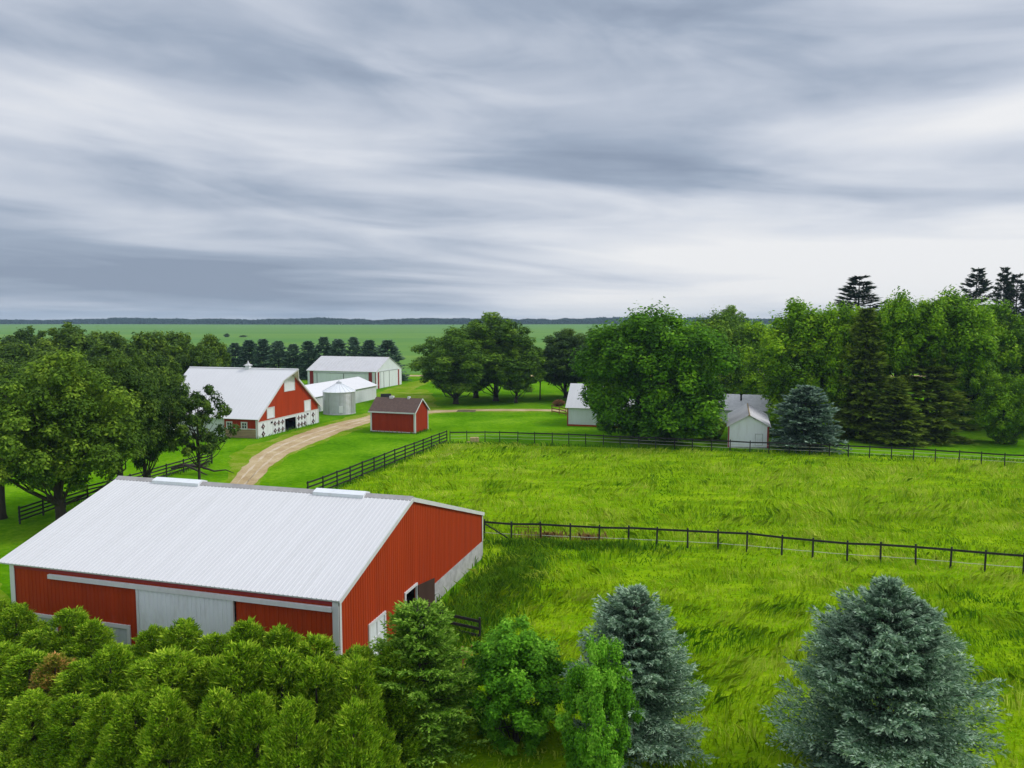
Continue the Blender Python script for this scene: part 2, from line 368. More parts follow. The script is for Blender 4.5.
ang = fbm(P[:, 0]*.12+9, P[:, 1]*.2+3, 2)*7-2
lean = np.c_[np.cos(ang)*1.3, np.sin(ang)*.45]*(.12+.85*np.clip(fbm(P[:, 0]*.3+70, P[:, 1]*.5, 3)*1.8-.5, 0, 1))[:, None]+(r.rand(len(P), 2)-.5)*1.3
pa, pb = np.array(gp(673, 452)), np.array(gp(652, 532)); pd = (pb-pa)/np.linalg.norm(pb-pa)
dist = np.abs((P[:, 0]-pa[0])*pd[1]-(P[:, 1]-pa[1])*pd[0])+1.2*(fbm(P[:, 0]*.3, P[:, 1]*.3)-.5); path = np.exp(-(dist/.6)**2)
h *= 1-.65*path
dk = np.zeros(len(P))
for (px_, py_, sx_, sy_) in ((756, 514, 2.2, 2.6), (585, 556, 3, 1.6), (720, 640, 3.5, 1.2), (760, 610, 3, 1.0), (960, 600, 3, 1), (560, 470, 3, 2)):
    q_ = gp(px_, py_); dk += np.exp(-((P[:, 0]-q_[0])/sx_)**2-((P[:, 1]-q_[1])/sy_)**2)
dk *= .4+1.1*fbm(P[:, 0]*.9, P[:, 1]*.9)
pale = np.clip(fbm(P[:, 0]*.16+33, P[:, 1]*.3+12, 4)*3.2-1.75, 0, 1)*(r.rand(len(P)) < .5)
tint = -.30*path-.45*dk+.55*pale+np.clip(.05+.75*fbm(P[:, 0]*.5+5, P[:, 1]*1.1+8, 4)*1.15-.05+.38*(r.rand(len(P))-.5), 0, 1)
tint += .55*(fbm(P[:, 0]*.55+3, P[:, 1]*1.3+60, 3)-.5)*2*.45
tint = np.clip(tint, 0, 1)
V = blades(P, h, .022+.045*S+.015*r.rand(len(P)), lean, 4)
tag(link('tall_grass', sheet_mesh('tall_grass', V, 5, L['grass'], tint)), 'tall wind-laid bright green pasture grass', 'grass', kind='stuff')

# dark rank weeds beside the near barn and dark patches
def weed_patch(name, ells, n, hmax, mat, seed, wd=.07):
    r = rs(seed); PP = []
    for (cx, cy, rx, ry, rot, wgt) in ells:
        k = int(n*wgt); a = r.rand(k)*2*np.pi; q = np.abs(r.randn(k))*.62; u = np.cos(a)*q*rx; v = np.sin(a)*q*ry
        PP.append(np.c_[cx+u*math.cos(rot)-v*math.sin(rot), cy+u*math.sin(rot)+v*math.cos(rot)])
    PP = np.concatenate(PP); m = len(PP)
    hh = hmax*(.4+.6*r.rand(m))*(.5+fbm(PP[:, 0]*.8, PP[:, 1]*.8))
    V = blades(PP, hh, np.full(m, wd)*(.7+.6*r.rand(m)), (r.rand(m, 2)-.5)*.9, seed)
    return link(name, sheet_mesh(name, V, 5, mat, r.rand(m)))

# ------------------------------------------------------------------ tree generators
def rot_frame(nrm, r):
    n = len(nrm); nrm = nrm/(np.linalg.norm(nrm, axis=1, keepdims=True)+1e-9)
    t = r.randn(n, 3); u = np.cross(nrm, t); u /= (np.linalg.norm(u, axis=1, keepdims=True)+1e-9)
    return nrm, u, np.cross(nrm, u)
def leafquads(c, nrm, size, r, asp=.55):
    nrm, u, v = rot_frame(nrm, r); s = size[:, None]
    return np.stack([c-u*s, c+v*s*asp-nrm*s*.15, c+u*s, c-v*s*asp-nrm*s*.15], 1).reshape(-1, 3)
def dirquads(c, d, length, width, r):
    d = d/(np.linalg.norm(d, axis=1, keepdims=True)+1e-9); t = r.randn(len(c), 3); u = np.cross(d, t); u /= (np.linalg.norm(u, axis=1, keepdims=True)+1e-9)
    l = length[:, None]; w_ = width[:, None]
    return np.stack([c, c+d*l*.45+u*w_, c+d*l, c+d*l*.45-u*w_], 1).reshape(-1, 3)

def broadleaf(seed, rad=5., zb=2.5, zt=14., npuff=90, nleaf=26000, leaf=.16, trunk_r=.38, puff=(.17, .30), sparse=0., shape=1., limbs=26, mat='oak', trunks=1, name='tree', up=.9, pointy=0., skirt=.5):
    r = rs(seed); cz = (zt+zb)/2; hz = (zt-zb)/2
    pc = []; tries = 0
    while len(pc) < npuff and tries < 6000:
        tries += 1
        d = r.randn(3); d /= np.linalg.norm(d); q = r.rand()**.35
        if d[2] < 0: d[2] *= .9
        if skirt >= 1 and d[2] < 0:
            zz = -r.rand()**.8; aa = r.rand()*2*math.pi; hh2 = (1-abs(zz)**2.6)**.4*(1-.18*zz*zz)*(.5+.5*r.rand()**.5); d = np.array([math.cos(aa)*hh2, math.sin(aa)*hh2, zz]); q = 1
        p = d*q; wob = 1+.22*math.sin(3*math.atan2(d[1], d[0])+seed)+.14*math.sin(5*d[2]+seed*2)
        fat = (1-max(0, p[2])**2*.25*shape)
        if p[2] < 0 and 0 < skirt < 1: fat *= 1+skirt*((1-abs(d[2])**3)**.333/max(.25, math.sqrt(1-d[2]**2))-1)
        p = np.array([p[0]*rad*.82*wob*fat, p[1]*rad*.82*wob*fat, cz+p[2]*hz*(.86 if p[2] > 0 or skirt < 1 else .98)])
        s = rad*(puff[0]+(puff[1]-puff[0])*r.rand())
        if all(np.linalg.norm(p-a) > .58*(s+b) for a, b in pc): pc.append((p, s))
    P_ = np.array([p for p, s in pc]); S_ = np.array([s for p, s in pc]); k = S_**2; k = k/k.sum()
    dens = .55+.9*r.rand(len(pc))
    if sparse: dens *= np.where(r.rand(len(pc)) < sparse, .25, 1)
    k = k*dens; k /= k.sum(); idx = r.choice(len(pc), nleaf, p=k)
    d = r.randn(nleaf, 3); d /= np.linalg.norm(d, axis=1, keepdims=True)
    q = np.clip(.55+.45*r.rand(nleaf)**.7+.07*r.randn(nleaf), .1, 1.3)
    # lumps inside each clump so that its edge is ragged
    ph = idx*1.7
    q *= 1+.20*np.sin(6*d[:, 0]+ph)*np.sin(5*d[:, 1]+2*ph)+.16*np.sin(9*d[:, 2]+ph)
    off = d*q[:, None]*S_[idx][:, None]; off[:, 2] *= .72
    off[:, 2] += pointy*S_[idx]*r.rand(nleaf)**3
    c = P_[idx]+off
    nrm = d*.8+np.array([0, 0, up])+r.randn(nleaf, 3)*.40
    tint = np.clip(.42+.22*d[:, 2]*0+.16*(dens[idx]-1)+.17*r.randn(nleaf)+.62*(r.rand(len(pc))[idx]-.5), 0, 1)
    V = leafquads(c, nrm, leaf*(.6+.8*r.rand(nleaf)), r)
    me = sheet_mesh(name+'_crown', V, 4, L[mat], tint)
    t = MB()
    for j in range(trunks):
        a = 2*math.pi*j/max(1, trunks)+seed; bx, by = (0, 0) if trunks == 1 else (math.cos(a)*trunk_r*1.6, math.sin(a)*trunk_r*1.6)
        lx, ly = (r.rand(2)-.5)*rad*.15+np.array([bx, by])*1.5
        zf = zb+hz*1.0
        t.tube([(bx*1., by, -.15), (bx, by, .35), (bx*1.1, by*1.1, 1.4), (bx+lx*.3, by+ly*.3, zb), (bx+lx*.7, by+ly*.7, zf), (bx+lx, by+ly, zt-hz*.35)],
               [trunk_r*1.6, trunk_r*1.12, trunk_r, trunk_r*.86, trunk_r*.5, trunk_r*.12], 9)
    o = r.permutation(len(pc))[:limbs]
    for i in o:
        p = P_[i]; z0 = min(max(zb*.9, p[2]-abs(r.rand()*hz*.9)-hz*.25), zt-hz*.6); s0 = np.array([0, 0, z0])
        m_ = (s0+p)/2+np.array([0, 0, -.15*hz*r.rand()])+r.randn(3)*.25
        t.tube([s0, m_, p], [trunk_r*.34, trunk_r*.2, trunk_r*.05], 5, False)
    me_t = bpy.data.meshes.new(name+'_trunk'); me_t.from_pydata(t.v, [], t.f); me_t.materials.append(M['bark'])
    me_t.polygons.foreach_set('use_smooth', [True]*len(me_t.polygons))
    return dict(crown=me, trunk=me_t, rad=rad, h=zt)

def conifer(seed, H=10., Rr=2.6, levels=26, per=9, twigs=9, mat='spruce', nl=.20, nw=.03, zb=.4, droop=.35, power=.85, fan=.9, needles=3, trunk_r=.16, gap=0., name='spruce', tipl=.35, cut=1., extra=()):
    r = rs(seed); cs_, ds_, ln_, tn_ = [], [], [], []
    t = MB(); t.tube([(0, 0, -.15), (0, 0, H*.5), (0, 0, H*.99)], [trunk_r*1.3, trunk_r*.7, .015], 7)
    for k in range(levels):
        f = (k+r.rand()*.6)/levels; z = zb+(H-zb)*f
        Lb = Rr*max(.03, min(1, (1-f)/cut))**power*(.82+.3*r.rand())
        for j in range(per):
            if r.rand() < gap: continue
            a = r.rand()*2*np.pi; l = Lb*(.62+.5*r.rand()); rise = (.55*f-.15-droop*(1-f))
            D = np.array([math.cos(a), math.sin(a), 0]); Sd = np.array([-D[1], D[0], 0])
            n = max(3, int(twigs*(.35+.65*l/Rr)))
            s = (np.arange(n)+.5+.4*r.rand(n))/n; s = .12+.88*s
            cur = lambda s: (D[None]*(l*s)[:, None]+np.array([0, 0, 1])*(rise*l*s+.22*l*s*s)[:, None]+np.array([0, 0, z]))
            pc = cur(s)
            if j % 3 == 0: q = cur(np.array([0, .5, .95])); t.tube(list(q), [.035, .02, .006], 4, False)
            for sg in (-1, 1):
                for m_ in range(needles):
                    tl = l*fan*.42*(1.08-s*.72)
                    u = (m_+.3*r.rand(n))/needles
                    dd = D[None]*(.75+.3*r.rand(n))[:, None]+Sd[None]*sg*(.55+.5*r.rand(n))[:, None]+np.array([0, 0, 1])*(r.randn(n)*.16+.05-.10*u)[:, None]
                    dd /= np.linalg.norm(dd, axis=1, keepdims=True)
                    cs_.append(pc+dd*(tl*u)[:, None]); ds_.append(dd+r.randn(n, 3)*.22+np.array([0, 0, .10])); ln_.append(nl*(.7+.7*r.rand(n)))
                    tn_.append(np.clip(.05+.42*s+.30*u+.22*r.randn(n), 0, 1))
            # leading tip
            pe = cur(np.array([.92, 1.0])); cs_.append(pe); ds_.append(np.repeat((D+np.array([0, 0, tipl]))[None], 2, 0)+r.randn(2, 3)*.1); ln_.append(np.full(2, nl*1.3)); tn_.append(np.array([.8, .95]))
    c = np.concatenate(cs_); d = np.concatenate(ds_); ln = np.concatenate(ln_); tn = np.concatenate(tn_)
    # two crossed quads per spray
    V = np.concatenate([dirquads(c, d, ln, np.full(len(c), nw)*(.8+.5*r.rand(len(c))), r), dirquads(c, d+r.randn(len(c), 3)*.3, ln*.85, np.full(len(c), nw), r)])
    tt = np.concatenate([tn, tn]); V0, t0 = V, tt
    for (ex, ey, ez, es) in extra: V = np.concatenate([V, V0*es+np.array([ex, ey, ez])]); tt = np.concatenate([tt, t0])
    me = sheet_mesh(name+'_crown', V, 4, L[mat], tt)
    me_t = bpy.data.meshes.new(name+'_trunk'); me_t.from_pydata(t.v, [], t.f); me_t.materials.append(M['bark'])
    return dict(crown=me, trunk=me_t, rad=Rr, h=H)

def cedar(seed, H=5., Rr=1.15, n=26000, mat='cedar', leaf=.13, name='arborvitae', power=.55):
    r = rs(seed); npf = 260; f = r.rand(npf)**1.05; a = r.rand(npf)*2*np.pi
    env = Rr*np.clip(1-f, 0, 1)**power*np.clip(.72+f*2, 0, 1)*(1+.22*np.sin(3*a+seed)+.12*np.sin(7*a+9*f)); q = .62+.42*r.rand(npf)
    P_ = np.c_[np.cos(a)*env*q, np.sin(a)*env*q, .1+f*(H-.25)]; S_ = Rr*(.10+.15*r.rand(npf))*(.55+.45*(1-f))
    k = S_**2; k /= k.sum(); idx = r.choice(npf, n, p=k)
    d = r.randn(n, 3); d /= np.linalg.norm(d, axis=1, keepdims=True)
    q = .4+.6*r.rand(n)**.6+.18*r.randn(n); off = d*q[:, None]*S_[idx][:, None]; off[:, 2] *= 1.7
    c = P_[idx]+off
    out = np.c_[np.cos(a), np.sin(a), np.zeros(npf)][idx]
    dd = out*.5+np.array([0, 0, 1.0])+r.randn(n, 3)*.36
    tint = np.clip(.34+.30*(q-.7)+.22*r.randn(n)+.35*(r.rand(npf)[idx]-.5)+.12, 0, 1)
    V = dirquads(c, dd, leaf*(.8+1.3*r.rand(n)**2), np.full(n, leaf*.17), r)
    me = sheet_mesh(name+'_crown', V, 4, L[mat], tint)
    t = MB(); t.tube([(0, 0, -.1), (0, 0, H*.5), (0, 0, H*.9)], [.09, .06, .01], 6)
    me_t = bpy.data.meshes.new(name+'_trunk'); me_t.from_pydata(t.v, [], t.f); me_t.materials.append(M['bark'])
    return dict(crown=me, trunk=me_t, rad=Rr, h=H)

def plant(proto, name, label, cat, x, y, h=None, rad=None, rz=0., group=None, shift=(0, 0), z=0):
    t = thing(name, label, cat, (x, y, z), rz, group)
    sz = (h/proto['h']) if h else 1; sx = (rad/proto['rad']) if rad else sz
    t.scale = (sx, sx, sz)
    link('trunk', proto['trunk'], t); c = link('crown', proto['crown'], t)
    return t
def withmat(proto, mat):
    me = proto['crown'].copy(); me.materials.clear(); me.materials.append(L[mat]); return dict(proto, crown=me)

oakA = broadleaf(3, 6.5, 3.5, 14, 140, 52000, .15, .40, mat='oakdark', name='oak', puff=(.11, .21))
oakB = broadleaf(8, 6.5, 2.1, 14, 150, 52000, .15, .42, mat='oakbright', name='oak', puff=(.11, .21), sparse=.25)
oakS = broadleaf(21, 4.5, 3.0, 11, 60, 10500, .17, .18, puff=(.10, .18), sparse=.3, mat='oakdark', limbs=44, name='oak')
oakM = broadleaf(13, 7.5, 1.2, 17, 150, 40000, .21, .42, mat='oak', name='oak', puff=(.11, .21))
oakN = broadleaf(17, 7.5, 0.9, 17, 140, 40000, .21, .38, mat='oak', name='oak', puff=(.11, .21))
mapA = broadleaf(31, 9.5, .2, 17.5, 230, 80000, .22, .5, mat='maple', name='maple', puff=(.09, .17), pointy=1.2, skirt=1.)
mapB = broadleaf(35, 6.5, .5, 17, 170, 46000, .20, .35, mat='lime', name='maple', puff=(.10, .19), pointy=1.2, skirt=1.)
mapC = broadleaf(39, 6.0, .3, 16, 160, 42000, .20, .30, mat='lime', name='maple', puff=(.10, .19), pointy=1.4, skirt=1.)
mapH = broadleaf(43, 6.0, 6.5, 17, 130, 36000, .20, .28, mat='lime', name='maple', puff=(.11, .20), pointy=1.4)
wdA = broadleaf(41, 6.5, 1.5, 15, 110, 22000, .26, .35, mat='wood', name='woodland_tree', limbs=10, puff=(.12, .23))
wdB = broadleaf(44, 6.5, 1.0, 14, 100, 22000, .26, .35, mat='wood', name='woodland_tree', limbs=10, puff=(.12, .23))
shr = broadleaf(51, 2.0, -.6, 5, 150, 60000, .06, .08, mat='shrub', name='shrub', puff=(.10, .19), pointy=.9, skirt=1.)
spA = conifer(61, 10, 2.7, 26, 11, 8, 'spruce', .42, .07, name='spruce', power=.62)
spB = conifer(64, 10, 2.9, 24, 11, 8, 'spruce', .42, .07, name='spruce', droop=.25, power=.68)
olA = conifer(71, 19, 4.6, 40, 9, 10, 'olive', .75, .11, zb=.3, droop=.5, gap=.25, power=.85, name='conifer', trunk_r=.3)
bsM = conifer(73, 8.5, 4.2, 24, 12, 11, 'dimspruce', .42, .08, droop=.6, gap=.15, power=.55, name='blue_spruce', trunk_r=.2)
bsN1 = conifer(81, 7.0, 2.8, 30, 18, 16, 'bluespruce', .17, .022, droop=.12, power=.62, cut=.66, name='blue_spruce', needles=6, trunk_r=.13, tipl=.6, gap=.12)
bsN2 = conifer(85, 8.2, 4.0, 26, 19, 20, 'bluespruce', .19, .024, droop=.10, power=1.0, cut=.60, extra=((1.15, -.3, 4.0, .42), (-1.5, .4, 3.6, .36)), name='blue_spruce', needles=7, trunk_r=.15, tipl=.8, gap=.22)
yewA = conifer(87, 5.8, 2.6, 26, 16, 14, 'yew', .17, .026, droop=.0, power=.55, cut=.8, gap=.15, name='young_spruce', needles=4, trunk_r=.1, tipl=.7)
pine = conifer(91, 24, 3.6, 46, 6, 9, 'pine', .55, .07, zb=5, droop=-.15, power=.62, name='tall_spruce', trunk_r=.22, gap=.42)
cdA = cedar(101, n=44000, leaf=.12, power=.44); cdB = cedar(103, n=44000, leaf=.12, power=.6); cdC = cedar(107, n=44000, leaf=.13, power=.38); cdR = cedar(105, n=44000, leaf=.12, mat='rustcedar', power=.5)

# ------------------------------------------------------------------ left oaks in front
GO = 'big oaks behind the near barn'
def tree_at(proto, name, label, cat, px, y, top, wpx, rz=0, group=None):
    x = xat(px, y); h = zat(top, y); rad = wpx/2*y/FOC
    return plant(proto, name, label, cat, x, y, h, rad, rz, group)
tree_at(oakB, 'oak_tree', 'big bright-green oak at the left edge, leaning over the fence end', 'tree', 62, 56, 345, 156, .3, GO)
tree_at(oakA, 'oak_tree', 'dark oak cut by the left edge of the view, with a thick dark trunk', 'tree', 2, 59.5, 354, 120, 1.9, GO)
tree_at(oakA, 'oak_tree', 'dark full oak rising straight behind the left end of the near roof', 'tree', 122, 63, 349, 110, 4.1, GO)
tree_at(withmat(oakB, 'oakdark'), 'oak_tree', 'slimmer dark oak just right of the full oak, trunk leaning left', 'tree', 146, 66, 350, 62, 2.2, GO)
tree_at(oakS, 'oak_tree', 'thin sparse-leaved oak whose open twigs hang before the white barn roof', 'tree', 200, 67, 377, 72, .7, GO)
# small sapling between
pl = MB(); pl.tube([(0, 0, 0), (0.02, 0, 1.6), (0, 0.03, 3.2)], [.06, .05, .02], 6)
o = pl.build('wooden_post', M['bark']); o.location = (*gp(91, 466), 0); tag(o, 'slender dark pole standing in the lawn beyond the left oaks', 'pole')

# fallen limb
fl = thing('fallen_limb', 'bare fallen oak limb lying on the grass at the fence end', 'branch', (*gp(196, 474), 0), 0)
t = MB(); r = rs(5)
t.tube([(-2.6, .3, .5), (-1.0, .1, .9), (.6, 0, .75), (2.0, -.25, .35), (3.2, -.3, .5), (4.1, -.5, .2)], [.20, .17, .13, .09, .06, .03], 7)
t.tube([(-.9, .1, .85), (.3, -.5, .5), (1.6, -1.1, .12)], [.13, .1, .05], 6)
t.build('limb', M['bark'], fl, True)
t = MB()
for i in range(26):
    s = np.array([-2.4+r.rand()*3.6, .1, .8]); e_ = s+np.array([r.randn()*.7, r.randn()*.6, r.rand()*.9-.45]); e_[2] = max(.05, e_[2])
    t.tube([s, (s+e_)/2+r.randn(3)*.1, e_], [.04, .03, .01], 4, False)
t.build('twigs', M['bark'], fl)

# background woods to the left
GW = 'woodland trees left of the barns'
W = [(-14, 120, 327, 84), (22, 112, 337, 78), (30, 150, 322, 60), (74, 128, 317, 74), (56, 104, 345, 76), (108, 110, 338, 80), (112, 142, 326, 60), (150, 120, 325, 66), (146, 98, 348, 66),
     (180, 126, 326, 66), (160, 99, 346, 54), (213, 134, 329, 44), (200, 118, 340, 50), (92, 92, 355, 74), (8, 95, 352, 84), (-60, 100, 345, 90), (-70, 135, 330, 90)]
W2 = sorted(W, key=lambda q: q[0])
for i, (px, y, top, wp) in enumerate(W2):
    pr = (wdA, wdB)[i % 2]
    far = 'tall' if top < 330 else ('middle' if top < 343 else 'low front')
    tree_at(pr, 'woodland_tree', '%s round-crowned woodland tree behind the left oaks, %s from the left of the wood' % (far, ORD[i+1]), 'tree', px, y, top, wp, i*1.3, GW)
# windbreak spruces
GS = 'row of windbreak spruces behind the machine shed'
SX = [(222, 347), (236, 345), (250, 342), (264, 341), (279, 343), (294, 346), (309, 343), (324.5, 339), (339, 341), (354, 339), (370, 342), (388, 342)]
for i, (px, top) in enumerate(SX):
    y = 206-i*1.15
    tree_at((spA, spB)[i % 2], 'spruce_tree', 'dark blue-green spruce in the windbreak row, %s from its left end' % ORD[i+1] if i < 11 else 'broad dark spruce closing the right end of the windbreak row',
            'spruce', px, y, top-2, 31 if i < 11 else 42, i*.9, GS)

# middle oaks
GM = 'oaks along the farm track'
tree_at(oakM, 'oak_tree', 'spreading oak at the left of the mid-field clump, low limbs over the track', 'tree', 456, 141, 325, 92, .4, GM)
tree_at(oakN, 'oak_tree', 'tallest domed oak in the middle of the mid-field clump', 'tree', 496, 146, 310, 100, 2.4, GM)
tree_at(oakM, 'oak_tree', 'oak standing behind the clump with its crown between the two big domes', 'tree', 476, 152, 319, 90, 3.9, GM)
tree_at(oakN, 'oak_tree', 'small low oak under the right side of the mid-field clump', 'tree', 516, 143, 343, 56, 5.1, GM)
tree_at(withmat(oakN, 'oakdark'), 'oak_tree', 'dark oak behind the left white shed, next to the big maple', 'tree', 566, 152, 327, 84, 1.1, GM)
tree_at(withmat(oakM, 'oakdark'), 'oak_tree', 'dark oak half hidden behind the big maple and the white shed roof', 'tree', 604, 150, 323, 90, 2.1, GM)
# young thin trees
tree_at(broadleaf(23, 3.2, 4.2, 10.5, 26, 7000, .2, .12, mat='oak', name='young_tree'), 'young_tree', 'young slim-trunked tree right of the mid-field oak clump', 'tree', 540, 148, 352, 36, 0, GM)

# big maple and right wood
GR = 'leafy trees of the farmstead grove'
tree_at(mapA, 'maple_tree', 'huge round maple hiding the left white shed, branches down to the fence', 'tree', 654, 99, 307, 164, .5, GR)
tree_at(withmat(mapA, 'oak'), 'maple_tree', 'darker maple behind the huge maple, showing over its right shoulder', 'tree', 712, 132, 312, 96, 2.5, GR)
tree_at(oakN, 'oak_tree', 'oak with a small pointed top just left of the bright grove', 'tree', 728, 150, 303, 60, .9, GR)
RG = [(802, 108, 297, 114, 'tall light-green maple behind the gabled white shed and blue spruce', mapB),
      (752, 128, 318, 70, 'green tree between the huge maple and the tall light-green maple', mapC),
      (840, 104, 300, 74, 'light-green tree left of the brown-tinged conifer', mapC),
      (893, 102, 296, 74, 'bright-topped tree between the two olive conifers', mapH),
      (940, 101, 294, 96, 'broad yellow-green tree, highest round crown of the right grove', mapH),
      (985, 112, 299, 92, 'yellow-green tree below the trio of dark spires', mapB),
      (1030, 112, 310, 90, 'light-green tree cut by the right edge of the view', mapC),
      (1003, 96, 372, 62, 'small bright-green maple standing before the right grove at the fence', mapC),
      (968, 108, 345, 62, 'mid-height green tree behind the lawn gap in the right grove', mapB),
      (1075, 105, 315, 90, 'light-green tree beyond the right edge, brushing into view', mapB)]
for i, (px, y, top, wp, lab, pr) in enumerate(RG): tree_at(pr, 'maple_tree', lab, 'tree', px, y, top, wp, i*1.7, GR)
tree_at(olA, 'conifer_tree', 'tall narrow brown-tinged conifer in the right grove', 'conifer', 862, 100, 310, 78, .5, 'olive conifers in the right grove')
tree_at(olA, 'conifer_tree', 'broad olive conifer sweeping to the grass, left of the lawn gap', 'conifer', 925, 99.5, 336, 96, 2.5, 'olive conifers in the right grove')
tree_at(olA, 'conifer_tree', 'lower olive conifer squeezed between its two taller neighbours', 'conifer', 893, 96, 378, 70, 4.0, 'olive conifers in the right grove')
tree_at(bsM, 'blue_spruce', 'silvery blue spruce beside the gabled white shed', 'spruce', 804, 91.5, 388, 84, .4)
GP_ = 'dark spires above the right grove'
for i, (px, top, wp, lab) in enumerate([(855, 276, 84, 'wide dark old spruce top rising alone above the grove'), (971, 268, 54, 'leftmost dark spire of the group above the grove at right'),
                                       (998, 267, 38, 'slimmest dark spire, middle of the group above the grove'), (1011, 274, 52, 'dark spire with ragged sides right of the slimmest one'),
                                       (1027, 280, 44, 'dark spire at the very right edge of the view')]):
    tree_at(pine, 'spruce_tree', lab, 'spruce', px, 160, top, wp, i*1.9, GP_)

# small shrubs
def bush_at(label, px, y, top, wp, rz, mat=None, name='shrub', proto=None, group=None):
    pr = proto or shr
    if mat: pr = withmat(pr, mat)
    return tree_at(pr, name, label, 'shrub', px, y, top, wp, rz, group)
bush_at('bright yellow-green bush glowing left of the gabled white shed', 712, 99, 411, 30, .3, 'cedar')
bush_at('bright green bush between the gabled shed and the blue spruce', 777, 101, 412, 20, .3, 'lime')
bush_at('reddish-brown bush behind the little red-brown fence', 559, 138, 399, 14, 1.3, 'dead')
bush_at('small dark shrub standing alone in the crop field, left one', 227, 640, 333, 6, 1.3, 'wood', group='shrubs in the crop field')
bush_at('small dark shrub standing alone in the crop field, right one', 243, 640, 335, 9, 2.3, 'wood', group='shrubs in the crop field')

# ------------------------------------------------------------------ foreground planting
GH = 'arborvitae hedge in front of the near barn'
hr = rs(77)
n1_ = 14
for i in range(n1_):
    f = i/(n1_-1); x = -23.2+f*(-4.4+23.2)+hr.randn()*.12; y = 32.6+f*(26.6-32.6)+hr.randn()*.2
    if i == 2: continue_top = 4.3
    tp = [602, 606, 634, 612, 622, 650, 630, 622, 638, 624, 628, 640, 652, 650][i]
    h_ = zat(tp, y-.2)
    lab = 'green arborvitae in the back row of the hedge, %s from the left' % ORD[i+1]
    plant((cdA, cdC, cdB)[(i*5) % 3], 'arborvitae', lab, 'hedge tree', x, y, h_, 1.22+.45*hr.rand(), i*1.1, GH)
n2_ = 13
for i in range(n2_):
    f = i/(n2_-1); x = -21.8+f*(-5.2+21.8)+hr.randn()*.12; y = 29.6+f*(24.2-29.6)+hr.randn()*.2
    tp = [640, 648, 656, 658, 664, 652, 662, 655, 660, 648, 655, 664, 660][i]
    h_ = zat(tp, y-.2)
    rus = i == 3
    lab = ('rusty-orange tipped arborvitae in the front row of the hedge' if rus else 'bright arborvitae in the front row of the hedge, %s from the left' % ORD[i+1])
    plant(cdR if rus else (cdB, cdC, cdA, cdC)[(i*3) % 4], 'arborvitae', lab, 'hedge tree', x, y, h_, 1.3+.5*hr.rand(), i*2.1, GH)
n3_ = 10
for i in range(n3_):
    f = i/(n3_-1); x = -18.6+f*(-5.0+18.6)+hr.randn()*.15; y = 26.4+f*(21.6-26.4)+hr.randn()*.2
    tp = 690+12*hr.rand()
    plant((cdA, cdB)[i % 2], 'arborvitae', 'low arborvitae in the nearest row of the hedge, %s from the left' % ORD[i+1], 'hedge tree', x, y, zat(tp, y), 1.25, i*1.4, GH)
tree_at(yewA, 'young_spruce', 'dense yellow-green young spruce at the near barn\'s gable corner', 'shrub', 420, 27.2, 608, 138, .3)
bush_at('rounded bright-green leafy shrub between the young spruce and the blue spruce', 516, 27.5, 613, 120, .3)
bush_at('small bright leafy shrub in front of the left blue spruce', 598, 24.6, 627, 84, 2.3)
tree_at(bsN1, 'blue_spruce', 'dense cone-shaped blue spruce in the foreground, left of the two', 'spruce', 633, 27, 591, 134, .4)
tree_at(bsN2, 'blue_spruce', 'wide ragged blue spruce in the foreground, right of the two', 'spruce', 880, 25, 578, 200, 0)
tag(weed_patch('rank_weeds', [(-.3, 45, 1.6, 6.5, -.28, .45), (-2.9, 38, 1.7, 4.5, -.28, .3), (3.6, 52, 6.5, .7, -.1, .12)], 26000, .75, L['weeds'], 6), 'dark green rank weeds along the barn wall', 'weeds', kind='stuff')
tag(weed_patch('dead_weeds', [(2.6, 54.2, 2.0, .5, -.05, .5), (5.6, 53.6, 1.6, .4, -.05, .35)], 650, .8, L['dead'], 9, .04), 'dry brown weeds at the fence corner', 'weeds', kind='stuff')
# lawn texture and edges: short tufts along verges and the fence lines
def tuft_line(pts, n, hgt, sd):
    r = rs(sd); P2 = []
    for (a, b) in zip(pts[:-1], pts[1:]):
        a, b = np.array(a), np.array(b); k = max(3, int(n*np.linalg.norm(b-a))); t_ = r.rand(k)[:, None]; P2.append(a+(b-a)*t_+r.randn(k, 2)*.35)
    return np.concatenate(P2)
TL = np.concatenate([tuft_line([(-8.4, 96.4), (-16.6, 70.1)], 30, .5, 1), tuft_line([(-8.4, 96.4), (8, 93.8), (31, 89.7), (62, 82.5)], 26, .5, 2), 
                     tuft_line([gp(65, 506), gp(212, 463)], 20, .5, 4), tuft_line([(-20, 106.7), (-13.4, 104), (-12.2, 107.7)], 30, .3, 5), tuft_line([(-33.7, 99.6), (-29.6, 115)], 8, .3, 6)])
hh = .18+.42*rs(8).rand(len(TL))**2
tag(link('fence_line_grass', sheet_mesh('fence_line_grass', blades(TL, hh, np.full(len(TL), .09), (rs(9).rand(len(TL), 2)-.5)*.7, 5), 5, L['weeds'], np.clip(.3+rs(3).rand(len(TL))*.7, 0, 1))), 'unmown grass tufts along the fences and walls', 'grass', kind='stuff')

# far treeline
r = rs(55); n = 60000
x = -2300+r.rand(n)*3900; y = 1900+r.rand(n)*120+60*np.sin(x*.004)
prof = 5+11*fbm(x*.006, x*0+2, 4)+4*vn(x*.05, x*0+5)
z = np.abs(r.rand(n))**.7*prof
V = leafquads(np.c_[x, y, z], np.c_[r.randn(n)*.5, -np.ones(n), np.abs(r.randn(n))], 2.2+2.0*r.rand(n), r, .7)
tag(link('far_wood', sheet_mesh('far_wood', V, 4, L['far'], r.rand(n))), 'far dark wood along the horizon beyond the crop field', 'wood', kind='stuff')

